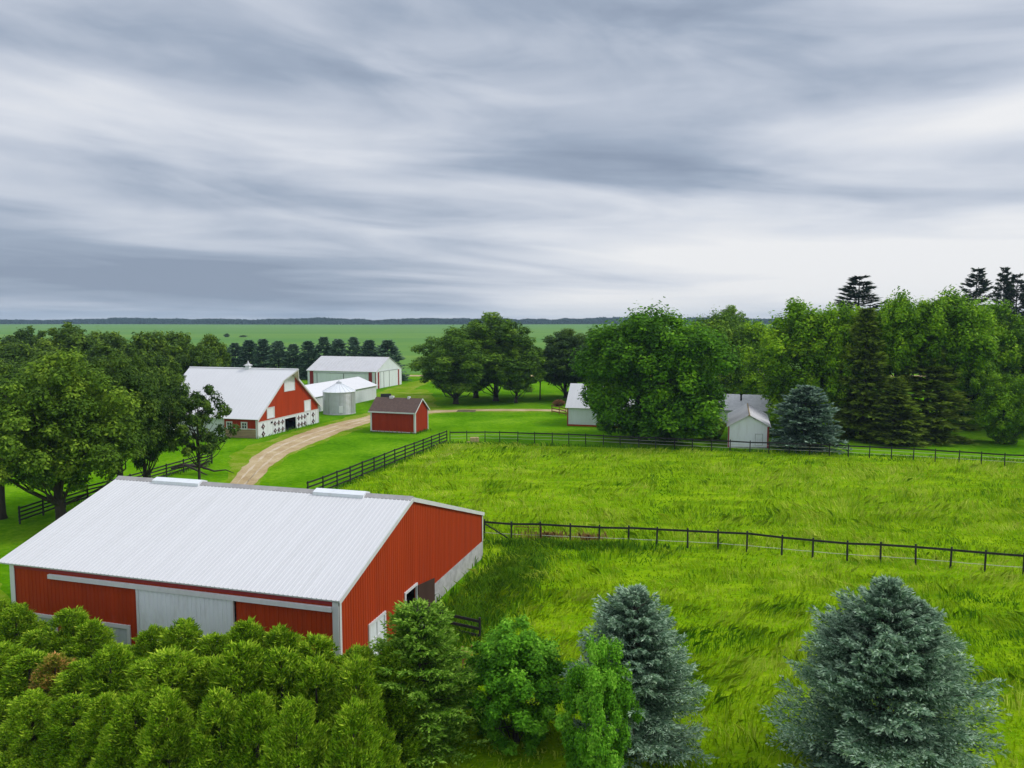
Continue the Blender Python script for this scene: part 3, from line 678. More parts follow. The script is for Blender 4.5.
# ------------------------------------------------------------------ buildings
TH = -.28
def ribs(m, o, U, V_, N, u0, u1, fv0, fv1, openings=(), sp=.23, w_=.045, d=.022, base=0.):
    """narrow raised ribs running along V on the plane, skipping openings"""
    o, U, V_, N = map(lambda q: np.array(q, float), (o, U, V_, N)); n = int((u1-u0)/sp)
    for i in range(n+1):
        u = u0+(i+.5)*sp
        if u > u1-.03: break
        segs = [(fv0(u), fv1(u))]
        for (a, b, c, e_) in openings:
            if a < u < b:
                ns = []
                for (s, t_) in segs:
                    if e_ <= s or c >= t_: ns.append((s, t_)); continue
                    if c > s: ns.append((s, c))
                    if e_ < t_: ns.append((e_, t_))
                segs = ns
        for (s, t_) in segs:
            if t_-s < .05: continue
            p = []
            for v in (s, t_):
                for (du, dn) in ((-w_, base), (-w_*.4, base+d), (w_*.4, base+d), (w_, base)): p.append(o+U*(u+du)+V_*v+N*dn)
            m.add(p, [(0, 1, 5, 4), (1, 2, 6, 5), (2, 3, 7, 6), (0, 3, 2, 1), (4, 5, 6, 7)])
def wall_panel(m, o, U, V_, N, u0, u1, fv0, fv1, openings=(), cuts=()):
    """flat wall split into columns so that openings stay open"""
    o, U, V_, N = map(lambda q: np.array(q, float), (o, U, V_, N))
    us = sorted(set([u0, u1]+[a for op in openings for a in op[:2] if u0 < a < u1]+[c for c in cuts if u0 < c < u1]))
    for a, b in zip(us[:-1], us[1:]):
        mid = (a+b)/2; segs = [(None, None)]
        ops = sorted([(c, e_) for (p, q, c, e_) in openings if p < mid < q])
        lo = lambda u: fv0(u); marks = [lo]
        for (c, e_) in ops: marks += [(lambda u, c=c: max(c, fv0(u))), (lambda u, e_=e_: max(e_, fv0(u)))]
        marks.append(lambda u: fv1(u))
        for k in range(0, len(marks), 2):
            f0, f1 = marks[k], marks[k+1]
            if f1(mid)-f0(mid) < .01: continue
            p = [o+U*a+V_*f0(a), o+U*b+V_*f0(b), o+U*b+V_*f1(b), o+U*a+V_*f1(a)]
            p += [q-N*.08 for q in p]
            m.add(p, [(0, 1, 2, 3), (7, 6, 5, 4), (0, 4, 5, 1), (1, 5, 6, 2), (2, 6, 7, 3), (3, 7, 4, 0)])
FX = ((0, 0, 0), (-1, 0, 0), (0, 0, 1), (0, -1, 0))       # front: u = distance left of the right corner
FG = ((0, 0, 0), (0, 1, 0), (0, 0, 1), (1, 0, 0))         # right gable: u = distance back from the right corner
def frame_window(parent, F, u0, u1, v0, v1, fw=.12, nm='window', glass=None, proud=.07, cross=False, mat=None):
    m = MB(); mt = mat or M['trim']
    for (a, b, c, e_) in ((u0-fw, u0, v0-fw, v1+fw), (u1, u1+fw, v0-fw, v1+fw), (u0, u1, v1, v1+fw), (u0, u1, v0-fw, v0)): m.obox(*F, a, b, c, e_, -.03, proud)
    if cross:
        m.obox(*F, (u0+u1)/2-.035, (u0+u1)/2+.035, v0, v1, -.02, proud-.02)
        m.obox(*F, u0, u1, (v0+v1)/2-.03, (v0+v1)/2+.03, -.02, proud-.03)
    w0 = m.build(nm, mt, parent)
    g = MB(); g.obox(*F, u0, u1, v0, v1, -.05, 0.012); g.build('pane', glass or M['glass'], w0)
    return w0
def gable_roof(parent, L_, W_, h1, hr, wr=None, h2=None, ovs=.3, ovl=.3, ovr=.3, mat=None, sp=.23, th=.07, x0=0., dd=.022, caps=True, hood=0.):
    """two ribbed slopes; x from -L_ to x0, ridge at wr"""
    wr = W_/2 if wr is None else wr; h2 = h1 if h2 is None else h2
    m = MB()
    for sd in (0, 1):
        e0 = np.array([0, 0, h1]) if sd == 0 else np.array([0, W_, h2]); rg = np.array([0, wr, hr])
        d = rg-e0; ln = np.linalg.norm(d); d = d/ln; N = np.array([0, -d[2], d[1]]) if sd == 0 else np.array([0, d[2], -d[1]])
        if N[2] < 0: N = -N
        U = np.array([-1, 0, 0]); o = e0-d*ovs
        if hood and True:
            # hay hood: the ridge runs out past the gable, the slope edge slants back to it
            LL = ln+ovs; p = [o+U*(-ovr), o+U*(L_+ovl), o+U*(L_+ovl)+d*LL, o+U*(-ovr-hood)+d*LL, o+U*(-ovr)+d*(LL-2.6)]
            p += [q+N*th for q in p]; m.add(p, [(4, 3, 2, 1, 0), (5, 6, 7, 8, 9)]+[(i, (i+1) % 5, (i+1) % 5+5, i+5) for i in range(5)])
        else: m.obox(o, U, d, N, -ovr-x0, L_+ovl, 0, ln+ovs-(.01 if sd else 0), 0, th)
        ribs(m, o, U, d, N, -ovr-x0+.02, L_+ovl, lambda u: .01, lambda u: ln+ovs-.03, (), sp, .04, dd, th)
    rf = m.build('roof', mat or M['white_roof'], parent)
    return rf
def gable_wall(parent, F, W_, h1, hr, wr, h2, mat, openings=(), zb=lambda u: 0., rib=.23, name='wall', d=.022):
    m = MB(); ft = lambda u: h1+(hr-h1)*u/wr if u <= wr else hr+(h2-hr)*(u-wr)/(W_-wr)
    wall_panel(m, *F, 0, W_, zb, ft, openings, (wr,)); 
    if rib: ribs(m, *F, .05, W_-.05, zb, lambda u: ft(u)-.02, openings, rib, .035, d)
    return m.build(name, mat, parent)
def front_wall(parent, F, L_, z0, z1, mat, openings=(), rib=.23, name='wall', u0=0., d=.022):
    m = MB(); wall_panel(m, *F, u0, L_, lambda u: z0, lambda u: z1, openings)
    if rib: ribs(m, *F, u0+.05, L_-.05, lambda u: z0, lambda u: z1, openings, rib, .035, d)
    return m.build(name, mat, parent)
def off(F, d): return (np.array(F[0])+np.array(F[3])*d, F[1], F[2], F[3])

# --- near red barn
nb = thing('red_barn', 'long red ribbed-metal barn with a white roof in the foreground', 'barn', (-7.33, 31.08, 0), TH)
Lb, Wb, h1, h2, hr_, wr_ = 17.75, 19.3, 4.12, 3.0, 6.68, 7.72
opF = [(5.05, 10.3, -.1, 3.62), (15.2, 16.35, .95, 1.62), (10.95, 12.2, .55, 1.62)]
front_wall(nb, FX, Lb, -.1, h1-.05, M['red'], opF)
opG = [(2.7, 4.35, .2, 1.9), (6.75, 8.15, .05, 1.98)]
gable_wall(nb, FG, Wb, h1-.04, hr_-.05, wr_, h2-.04, M['red'], opG, zb=lambda u: 0. if u < 9.6 else 1.14)
m = MB(); m.obox(*off(FG, .03), 9.55, Wb+.05, -.3, 1.13, -.25, .0); m.build('foundation', M['concrete'], nb)
# back wall, left gable wall, floor
FB = ((0, Wb, 0), (-1, 0, 0), (0, 0, 1), (0, 1, 0)); m = MB(); wall_panel(m, *FB, 0, Lb, lambda u: 0, lambda u: h2-.05); m.build('wall', M['red'], nb)
FL = ((-Lb, 0, 0), (0, 1, 0), (0, 0, 1), (-1, 0, 0)); gable_wall(nb, FL, Wb, h1-.04, hr_-.05, wr_, h2-.04, M['red'])
m = MB(); m.box(-Lb+.1, -.1, .1, Wb-.1, -.1, .03); m.build('floor', M['concrete'], nb)
rf = gable_roof(nb, Lb, Wb, h1, hr_, wr_, h2, ovs=.12, ovl=.75, ovr=.10)
# ridge cap and vents
sl = (hr_-h1)/wr_
m = MB(); m.prism([(wr_-.28, hr_+.10-.28*sl), (wr_, hr_+.16), (wr_+.28, hr_+.10-.28*sl), (wr_+.28, hr_+.05-.28*sl), (wr_, hr_+.1), (wr_-.28, hr_+.05-.28*sl)], 'x', -Lb-.74, .09)
m.build('ridge_cap', M['ridge'], rf)
for (a, b) in ((2.55, 5.5), (12.7, 15.8)):
    m = MB(); m.prism([(wr_-.40, hr_-.05), (wr_-.40, hr_+.12), (wr_, hr_+.25), (wr_+.40, hr_+.12), (wr_+.40, hr_-.05)], 'x', -b, -a)
    m.build('ridge_vent', M['white'], rf)
# trim
m = MB(); m.obox(*off(FX, .03), -.03, .26, 0, h1-.04, 0, .03); m.obox(*off(FG, .03), -.0, .16, 0, h1-.04, 0, .03); m.build('corner_trim', M['trim'], nb)
m = MB(); m.obox(*off(FG, .03), Wb-.14, Wb+.02, 1.14, h2-.05, 0, .03); m.build('corner_trim', M['trim'], nb)
m = MB(); m.obox(*off(FX, .03), Lb-.24, Lb+.03, 0, h1-.04, 0, .03); m.build('corner_trim', M['trim'], nb)
# dark strip painting in the shade under the eave, door track
m = MB(); m.obox(*off(FX, .025), .26, Lb-.24, h1-.2, h1-.06, 0, .03); m.build('eave_shade_strip', M['darkred'], nb)
m = MB(); m.obox(*off(FX, .03), .26, 15.35, 3.63, 3.83, 0, .14); m.build('door_track', M['trim'], nb)
m = MB(); m.obox(*off(FX, .05), 5.1, 10.28, .08, 3.64, 0, .05); ribs(m, *off(FX, .05), 5.12, 10.26, lambda u: .08, lambda u: 3.63, (), .23, .035, .025, .05)
dr = m.build('sliding_door', M['white'], nb)
for a in (10.16, 5.1): m = MB(); m.obox(*off(FX, .10), a, a+.12, .08, 3.64, 0, .05); m.build('door_edge', M['trim'], dr)
frame_window(nb, FX, 15.2, 16.35, .95, 1.62, .16, glass=M['pane_reflection'], cross=False)
frame_window(nb, FX, 10.95, 12.2, .55, 1.62, .18, glass=M['pane_reflection'], cross=False)
frame_window(nb, FG, 2.78, 4.28, .35, 1.86, .14, glass=M['white'], cross=True)
# gable verge trim
for (ya, za, yb, zb_) in ((-.12, h1-.12*sl, wr_, hr_), (wr_, hr_, Wb+.12, h2-.12*(hr_-h2)/(Wb-wr_))):
    m = MB(); d_ = np.array([0, yb-ya, zb_-za]); ll = np.linalg.norm(d_); d_ /= ll; n_ = np.array([0, -d_[2], d_[1]])
    m.obox((.10, ya, za), d_, n_, (1, 0, 0), 0, ll, -.12, .10, 0, .03); m.build('verge_trim', M['trim'], rf)
# open walk door on the gable with swung leaf
m = MB()
for (a, b, c, e_) in ((6.63, 6.77, .0, 2.08), (8.13, 8.25, .0, 2.08), (6.77, 8.13, 1.96, 2.08)): m.obox(*FG, a, b, c, e_, -.02, .08)
df = m.build('door_frame', M['trim'], nb)
m = MB(); m.obox((.09, 8.2, 0), (.30, .954, 0), (0, 0, 1), (.954, -.30, 0), 0, 1.35, .05, 1.95, 0, .05); m.build('door', M['brown'], nb)
m = MB(); m.box(-1.2, -.4, 6.9, 8.0, .03, 1.2); m.build('doorway_shade_block', M['dark'], nb)  # near-black block added to paint the shade inside the open doorway
# concrete step outside
st = MB(); st.box(.1, 1.4, 7.0, 9.2, 0, .35); st.box(1.4, 1.9, 7.3, 8.9, 0, .18); st.build('step', M['concrete'], nb)

# --- big red and white barn
bc = thing('red_barn', 'steep-roofed red and white barn with a hay hood and black-and-red wall ornaments', 'barn', (-33.89, 99.99, 0), -.265)
Lc, Wc, hc, hrc = 16.3, 16.04, 2.72, 8.70
FTc = lambda u: hc+(hrc-hc)*u/(Wc/2) if u <= Wc/2 else hrc-(hrc-hc)*(u-Wc/2)/(Wc/2)
opu = [(6.75, 9.3, 5.75, 7.6), (2.35, 3.95, 2.45, 3.72), (12.0, 13.6, 2.3, 3.7)]
gable_wall(bc, FG, Wc, hc, hrc-.1, Wc/2, hc, M['red'], opu, zb=lambda u: 2.12, rib=.3, name='upper_wall')
opd = [(6.7, 9.58, -.2, 1.75)]
m = MB(); wall_panel(m, *FG, 0, Wc, lambda u: -.1, lambda u: 2.11, opd); lw = m.build('lower_wall', M['white'], bc)
m = MB(); m.obox(*FG, 0, Wc, 2.06, 2.16, .01, .05); m.build('band_board', M['trim'], bc)
front_wall(bc, FX, 5.05, 1.22, hc-.02, M['deep_red'], [(1.65, 2.3, 1.3, 2.0), (3.95, 4.6, 1.3, 2.0)], .3, 'side_wall')
m = MB(); m.obox(*FX, .0, 5.05, -.1, 1.2, -.2, .05); m.build('plank_base', M['stone'], bc)
front_wall(bc, FX, Lc, -.1, hc-.02, M['white'], [], .3, 'side_wall', u0=5.3)
for (F_, a, b, c, e_, d_) in ((FX, 5.05, 5.3, -.1, hc, .08), (off(FX, .051), 0, .2, 0, hc-.1, .03), (off(FG, .03), 0, .2, 0, hc, .03), (off(FG, .03), Wc-.2, Wc, 0, hc, .03), (off(FX, .02), .2, 5.05, 1.18, 1.27, .06)):
    m = MB(); m.obox(*F_, a, b, c, e_, 0, d_); m.build('trim_board', M['trim'], bc)
FBc = ((0, Wc, 0), (-1, 0, 0), (0, 0, 1), (0, 1, 0)); m = MB(); wall_panel(m, *FBc, 0, Lc, lambda u: 0, lambda u: hc); m.build('wall', M['deep_red'], bc)
FLc = ((-Lc, 0, 0), (0, 1, 0), (0, 0, 1), (-1, 0, 0)); gable_wall(bc, FLc, Wc, hc, hrc-.1, Wc/2, hc, M['deep_red'], rib=0)
m = MB(); m.box(-Lc+.1, -.1, .1, Wc-.1, -.1, .05); m.build('floor', M['dark'], bc)
rfc = gable_roof(bc, Lc, Wc, hc, hrc, ovs=.35, ovl=.2, ovr=.35, mat=M['clean_roof'], sp=.6, dd=.012, hood=1.2)
m = MB(); m.prism([(Wc/2-.2, hrc+.02), (Wc/2, hrc+.15), (Wc/2+.2, hrc+.02)], 'x', -Lc-.2, 1.5); m.build('ridge_cap', M['trim'], rfc)
for (a, b, c, e_, nm) in ((6.75, 9.3, 5.75, 7.6, 'hay_door'), (2.35, 3.95, 2.45, 3.72, 'shuttered_window'), (12.0, 13.6, 2.3, 3.7, 'shuttered_window')):
    frame_window(bc, FG, a, b, c, e_, .13, nm, M['white'], .08)
for (a, b) in ((1.65, 2.3), (3.95, 4.6)): frame_window(bc, FX, a, b, 1.3, 2.0, .16, cross=True)
for sg in (0, 1):   # verge boards
    m = MB(); y0, y1 = (-.35, Wc/2-2.0) if sg == 0 else (Wc+.35, Wc/2+2.0); sl_ = (hrc-hc)/(Wc/2)
    z0 = hc-.35*sl_; z1 = z0+abs(y1-y0)*sl_; d_ = np.array([0, y1-y0, z1-z0]); ll = np.linalg.norm(d_); d_ /= ll; n_ = np.cross((1, 0, 0), d_)*(1 if sg == 0 else -1)
    m.obox((.34, y0, z0), d_, n_, (1, 0, 0), 0, ll, -.16, .09, 0, .04)
    p0 = np.array([.35, y1, z1]); p1 = np.array([1.52, Wc/2, hrc]); dd_ = p1-p0; l2 = np.linalg.norm(dd_); dd_ /= l2; nn = np.cross((1, 0, 0), dd_); nn /= np.linalg.norm(nn)
    nn = nn if nn[2] > 0 else -nn
    m.obox(p0, dd_, nn, np.cross(dd_, nn), 0, l2, -.14, .09, -.02, .02); m.build('verge_trim', M['trim'], rfc)
# cupola
cu = MB(); cx_, cy_ = -6.6, Wc/2
cu.box(cx_-.5, cx_+.5, cy_-.5, cy_+.5, hrc-.45, hrc+.75)
for k_, v_ in enumerate(cu.v): cu.v[k_] = (cx_+(v_[0]-cx_)*.6, cy_+(v_[1]-cy_)*.6, hrc+(v_[2]-hrc)*.62)
cup = cu.build('cupola', M['white'], rfc)
cu = MB(); cu.add([(cx_-.8, cy_-.8, hrc+.75), (cx_+.8, cy_-.8, hrc+.75), (cx_+.8, cy_+.8, hrc+.75), (cx_-.8, cy_+.8, hrc+.75), (cx_-.25, cy_-.25, hrc+1.15), (cx_+.25, cy_-.25, hrc+1.15), (cx_+.25, cy_+.25, hrc+1.15), (cx_-.25, cy_+.25, hrc+1.15), (cx_, cy_, hrc+2.0)],
                  [(3, 2, 1, 0), (0, 1, 5, 4), (1, 2, 6, 5), (2, 3, 7, 6), (3, 0, 4, 7), (4, 5, 8), (5, 6, 8), (6, 7, 8), (7, 4, 8)])
for k_, v_ in enumerate(cu.v): cu.v[k_] = (cx_+(v_[0]-cx_)*.6, cy_+(v_[1]-cy_)*.6, hrc+(v_[2]-hrc)*.62)
cu.build('cupola_roof', M['old_roof'], rfc)
# ornaments: hexagonal painted medallions
def medallion(u, v, rr=.33):
    m = MB(); F = off(FG, .012); p = []
    for k in range(12):
        a = math.pi*2*k/12; q = rr*(1.15 if k % 3 == 0 else .72); p.append((u+q*math.cos(a), v+q*1.05*math.sin(a)))
    o, U, V_, N = map(np.array, F); n = 12
    pts = [o+U*a+V_*b for a, b in p]+[o+U*a+V_*b+N*.04 for a, b in p]
    m.add(pts, [tuple(range(n-1, -1, -1)), tuple(range(n, 2*n))]+[(i, (i+1) % n, (i+1) % n+n, i+n) for i in range(n)])
    md = m.build('wall_ornament', M['ornament'], bc)
    m = MB(); m.obox(*off(FG, .055), u-rr*.2, u+rr*.2, v-rr*.26, v+rr*.26, 0, .02); m.build('ornament_centre', M['trim'], md)
    m = MB(); m.obox(*off(FG, .05), u-rr*.55, u+rr*.55, v-rr*.16, v+rr*.16, 0, .015); m.build('ornament_bar', M['ornred'], md)
for u in (1.3,): [medallion(u, v, .38) for v in (1.42, .42)]
for u in (4.15, 5.1, 6.05): [medallion(u, v) for v in (1.45, .45)]
for u in (10.3, 11.15, 12.0): [medallion(u, v) for v in (1.45, .45)]
for u in (14.4,): [medallion(u, v, .38) for v in (1.42, .42)]
for u in (3.3, 12.75):
    m = MB(); m.obox(*off(FG, .01), u-.14, u+.14, 1.62, 1.85, 0, .14); m.build('wall_lamp', M['dark'], bc)
m = MB(); [m.obox(*off(FG, .01), u-.04, u+.04, .05, 2.0, 0, .03) for u in (3.65, 6.55, 9.72, 12.55, 13.7, 15.1)]; m.build('door_battens', M['trim'], bc)

# --- machine shed
ms = thing('machine_shed', 'long white machine shed with red door panels and tall sliding doors', 'shed', (-30.7, 170.7, 0), -.309)
Ls, Ws, hs, hrs = 17.8, 13.0, 3.87, 6.85
front_wall(ms, FX, Ls, -.1, hs-.03, M['white'], [], .6, 'wall')
gable_wall(ms, FG, Ws, hs, hrs-.05, Ws/2, hs, M['white'], rib=.6)
m = MB(); wall_panel(m, (0, Ws, 0), (-1, 0, 0), (0, 0, 1), (0, 1, 0), 0, Ls, lambda u: 0, lambda u: hs); m.build('wall', M['white'], ms)
gable_wall(ms, ((-Ls, 0, 0), (0, 1, 0), (0, 0, 1), (-1, 0, 0)), Ws, hs, hrs-.05, Ws/2, hs, M['white'], rib=0)
gable_roof(ms, Ls, Ws, hs, hrs, ovs=.2, ovl=.25, ovr=.15, mat=M['old_roof'], sp=.9, dd=.03)
for (F_, a, b) in ((FX, 16.2, 17.15), (FX, 1.0, 1.85), (FX, 0, .18), (FG, .75, 1.45), (FG, 10.9, 11.6)):
    m = MB(); m.obox(*off(F_, .03), a, b, 0, hs-.12, 0, .035); m.build('red_panel', M['darkred'], ms)
for k, (a, b) in enumerate(((2.1, 6.3), (6.35, 10.8))):
    m = MB(); m.obox(*off(FG, .04), a, b, .05, 3.75, 0, .05); m.build('sliding_door', M['white'], ms)
for k, (a, b) in enumerate(((2.0, 8.2), (8.26, 15.2))):
    m = MB(); m.obox(*off(FX, .04), a, b, .05, 3.3, 0, .05); m.build('sliding_door', M['white'], ms)
m = MB(); m.obox(*off(FG, .03), 1.5, 10.85, 3.78, 3.9, 0, .12); m.obox(*off(FX, .03), 1.9, 16, 3.36, 3.46, 0, .12); m.build('door_track', M['grey_metal'], ms)
m = MB(); m.obox(*off(FG, .05), 3.5, 3.6, .05, 3.7, .05, .08); m.obox(*off(FG, .05), 6.28, 6.38, .05, 3.7, .05, .08); m.obox(*off(FX, .05), 8.17, 8.3, .05, 3.3, .05, .08); m.obox(*off(FX, .05), 15.15, 15.25, .05, 3.4, .05, .08); m.build('door_seam', M['darkgrey'], ms)

# --- low white pole barn
pb = thing('pole_barn', 'low white shed with a shining white roof behind the grain bin', 'shed', (-27.0, 150, 0), -.28)
Lp, Wp = 8.0, 24.0    # long axis runs away from the camera: use y as the length
m = MB()
for (xa, za, xb, zb_) in ((.3, 2.62, -Lp/2, 4.25), (-Lp-.3, 2.62, -Lp/2, 4.25)):
    d_ = np.array([xb-xa, 0, zb_-za]); ll = np.linalg.norm(d_); d_ /= ll; n_ = np.array([-d_[2], 0, d_[0]]); n_ = n_ if n_[2] > 0 else -n_
    m.obox((xa, -Wp-.3, za), (0, 1, 0), d_, n_, 0, Wp+.6, 0, ll-(.01 if xa > 0 else 0), 0, .06)
    ribs(m, (xa, -Wp-.3, za), (0, 1, 0), d_, n_, 0, Wp+.6, lambda u: .02, lambda u: ll-.02, (), .6, .04, .015, .06)
m.build('roof', M['clean_roof'], pb)
FW = ((0, -Wp, 0), (0, 1, 0), (0, 0, 1), (1, 0, 0))
m = MB(); wall_panel(m, *FW, 0, Wp, lambda u: -.1, lambda u: 2.68, [(10.4, 11.4, -.1, 2.5)]); ribs(m, *FW, 0, Wp, lambda u: 0, lambda u: 2.68, [(10.4, 11.4, -.1, 2.5)], .5, .04, .02); m.build('wall', M['white'], pb)
m = MB(); wall_panel(m, (-Lp, -Wp, 0), (0, 1, 0), (0, 0, 1), (-1, 0, 0), 0, Wp, lambda u: -.1, lambda u: 2.68); m.build('wall', M['white'], pb)
for yy in (-Wp, 0):
    m = MB(); m.prism([(0, -.1), (0, 2.68), (-Lp/2, 4.2), (-Lp, 2.68), (-Lp, -.1)], 'y', yy-.03, yy+.03); m.build('gable_wall', M['grey_metal'] if yy else M['white'], pb)
m = MB(); m.obox(*FW, 10.4, 11.4, .0, 2.5, -.12, -.05); m.build('door', M['dark'], pb)  # near-black panel: the open doorway's shade put into its colour

# --- grain bin
gbx, gby = xat(339.5, 127), 127
gb = thing('grain_bin', 'round corrugated silver grain bin with a cone roof', 'grain bin', (gbx, gby, 0))
rb = 2.62; prof = []
for i in range(38): prof.append((rb+(.02 if i % 2 else -.02), .0+i*.1))
m = MB(); m.lathe(prof, 48); m.build('drum', M['grey_metal'], gb)
m = MB(); m.lathe([(rb+.12, 3.68), (rb+.14, 3.74), (.45, 5.05), (.42, 5.1)], 40)
for k in range(20):
    a = 2*math.pi*k/20; c_, s_ = math.cos(a), math.sin(a)
    m.tube([(c_*(rb+.12), s_*(rb+.12), 3.78), (c_*.45, s_*.45, 5.09)], .035, 4)
br = m.build('roof', M['white'], gb)
m = MB(); m.lathe([(.42, 5.1), (.42, 5.22), (.5, 5.22), (.06, 5.5), (.03, 5.6)], 16); m.build('roof_cap', M['grey_metal'], br)
m = MB(); m.lathe([(rb+.10, -.05), (rb+.10, .1)], 40); m.build('base_ring', M['concrete'], gb)
m = MB()
for k in range(8):
    a = 2*math.pi*k/8+.3; c_, s_ = math.cos(a), math.sin(a)
    m.tube([(c_*(rb+.04), s_*(rb+.04), .1), (c_*(rb+.04), s_*(rb+.04), 3.65)], .03, 4)
m.build('stiffener', M['grey_metal'], gb)
m = MB(); a = -1.25; m.obox((rb*math.cos(a), rb*math.sin(a), 0), (-math.sin(a), math.cos(a), 0), (0, 0, 1), (math.cos(a), math.sin(a), 0), -.3, .3, .3, 1.5, 0, .06); m.build('hatch', M['white'], gb)

# --- small red shed
rsd = thing('red_shed', 'small deep-red shed with brown shingle roof and white corner boards', 'shed', (-13.4, 104, 0), -.32)
L2, W2_, e2, r2 = 6.9, 4.2, 3.05, 4.65
front_wall(rsd, FX, L2, .12, e2, M['deep_red'], [], .35, 'wall', d=.012)
gable_wall(rsd, FG, W2_, e2, r2-.05, W2_/2, e2, M['deep_red'], rib=.35, zb=lambda u: .12, d=.012)
m = MB(); wall_panel(m, (0, W2_, 0), (-1, 0, 0), (0, 0, 1), (0, 1, 0), 0, L2, lambda u: .12, lambda u: e2); m.build('wall', M['deep_red'], rsd)
gable_wall(rsd, ((-L2, 0, 0), (0, 1, 0), (0, 0, 1), (-1, 0, 0)), W2_, e2, r2-.05, W2_/2, e2, M['deep_red'], rib=0, zb=lambda u: .12)
rr_ = gable_roof(rsd, L2, W2_, e2, r2, ovs=.28, ovl=.22, ovr=.18, mat=M['brown_roof'], sp=50, th=.10)
m = MB(); m.box(-.2, .06, -.06, .16, .1, e2); m.build('corner_trim', M['trim'], rsd)
m = MB(); m.obox(*off(FX, .02), L2-.2, L2+.03, .1, e2, 0, .04); m.build('corner_trim', M['trim'], rsd)
m = MB(); m.obox(*off(FG, .02), W2_-.16, W2_, .1, e2, 0, .04); m.build('corner_trim', M['trim'], rsd)
sl2 = (r2-e2)/(W2_/2); zf = e2-.28*sl2
m = MB(); m.box(-L2-.24, .2, -.32, -.285, zf-.06, zf+.12); m.build('fascia', M['trim'], rr_)
for sg in (0, 1):
    y0, y1 = (-.3, W2_/2) if sg == 0 else (W2_+.3, W2_/2); d_ = np.array([0, y1-y0, r2-(e2-.3*sl2)]); ll = np.linalg.norm(d_); d_ /= ll; n_ = np.cross((1, 0, 0), d_); n_ = n_ if n_[2] > 0 else -n_
    m = MB(); m.obox((.185, y0, e2-.3*sl2), d_, n_, (1, 0, 0), 0, ll, -.06, .11, 0, .035); m.build('verge_trim', M['trim'], rr_)
m = MB(); m.box(-L2, 0, 0, W2_, -.02, .12); m.build('skid_base', M['oldwood'], rsd)
m = MB(); m.obox(*off(FX, .02), .2, L2-.2, .1, .2, 0, .03); m.build('base_trim', M['trim'], rsd)
for xx, s_ in ((-4.6, .3), (-1.9, .16)):
    m = MB(); m.box(xx-s_, xx+s_, W2_/2-.25, W2_/2+.2, r2-.15, r2+.28); m.build('roof_vent', M['trim'], rr_)
# dark wagon behind
wg = thing('farm_wagon', 'dark low farm wagon parked behind the small red shed', 'wagon', (xat(386, 146), 146, 0), .2)
m = MB(); m.box(-1.0, 1.0, -.6, .6, .6, .75); [m.box(*q) for q in ((-1.0, 1.0, -.6, -.54, .75, 1.35), (-1.0, 1.0, .54, .6, .75, 1.35), (-1.0, -.94, -.54, .54, .75, 1.35), (.94, 1.0, -.54, .54, .75, 1.35))]; m.build('wagon_box', M['darkgrey'], wg)
m = MB(); m.tube([(1.0, 0, .6), (2.0, 0, .35)], .04, 6); m.build('drawbar', M['rust'], wg)
for sx in (-.65, .65):
    for sy in (-.7, .7):
        m = MB(); m.tube([(sx, sy-.08, .32), (sx, sy+.08, .32)], .32, 16); w_o = m.build('wheel', M['dark'], wg)
        m = MB(); m.tube([(sx, sy-.1, .32), (sx, sy+.1, .32)], .14, 10); m.build('rim', M['trim'], w_o)

# --- white shed left of maple
ws = thing('white_shed', 'white shed with a steep pale roof and red sill, half hidden by the huge maple', 'shed', (xat(565.5, 112)+9.2, 112-2.3, 0), -.25)
front_wall(ws, FX, 9.2, .25, 2.85, M['white'], [], .25, 'wall', d=.01)
m = MB(); m.obox(*FX, 0, 9.2, -.1, .24, -.1, .02); m.build('red_sill', M['red'], ws)
gable_wall(ws, ((-9.2, 0, 0), (0, 1, 0), (0, 0, 1), (-1, 0, 0)), 8.4, 2.85, 5.9, 4.2, 2.85, M['white'], rib=0)
gable_wall(ws, FG, 8.4, 2.85, 5.9, 4.2, 2.85, M['white'], rib=0)
m = MB(); wall_panel(m, (0, 8.4, 0), (-1, 0, 0), (0, 0, 1), (0, 1, 0), 0, 9.2, lambda u: -.1, lambda u: 2.8); m.build('wall', M['white'], ws)
gable_roof(ws, 9.2, 8.4, 2.85, 5.95, ovs=.3, ovl=.3, ovr=.3, mat=M['white_roof'], sp=.5, dd=.015)
m = MB(); m.box(-9.25, -9.08, -.05, .3, 0, 2.8); m.build('corner_trim', M['darkred'], ws)

# --- gabled white shed
gs = thing('white_shed', 'small white gabled shed facing the pasture fence, with a little door', 'shed', (xat(767, 93), 92.6, 0), -.28*.3)
Wg = 4.85
wall_o = MB(); wall_panel(wall_o, (-Wg, 0, 0), (1, 0, 0), (0, 0, 1), (0, -1, 0), 0, Wg, lambda u: -.1, lambda u: 2.7+1.25*(1-abs(u-Wg/2)/(Wg/2)), (), (Wg/2,))
ribs(wall_o, (-Wg, 0, 0), (1, 0, 0), (0, 0, 1), (0, -1, 0), .1, Wg-.1, lambda u: .1, lambda u: 2.6+1.25*(1-abs(u-Wg/2)/(Wg/2)), (), .3, .02, .008); wall_o.build('front_wall', M['white'], gs)
SH = .21   # the shed body leans back along the farm's common axis
m = MB(); D_ = 12.6; dx = D_*SH
for xo in (0, -Wg):
    m.add([(xo, 0, -.1), (xo+dx, D_, -.1), (xo+dx, D_, 2.7), (xo, 0, 2.7), (xo-.06, 0, -.1), (xo+dx-.06, D_, -.1), (xo+dx-.06, D_, 2.7), (xo-.06, 0, 2.7)], [(0, 1, 2, 3), (7, 6, 5, 4), (0, 3, 7, 4), (1, 5, 6, 2), (3, 2, 6, 7)])
m.build('side_wall', M['white'], gs)
m = MB()
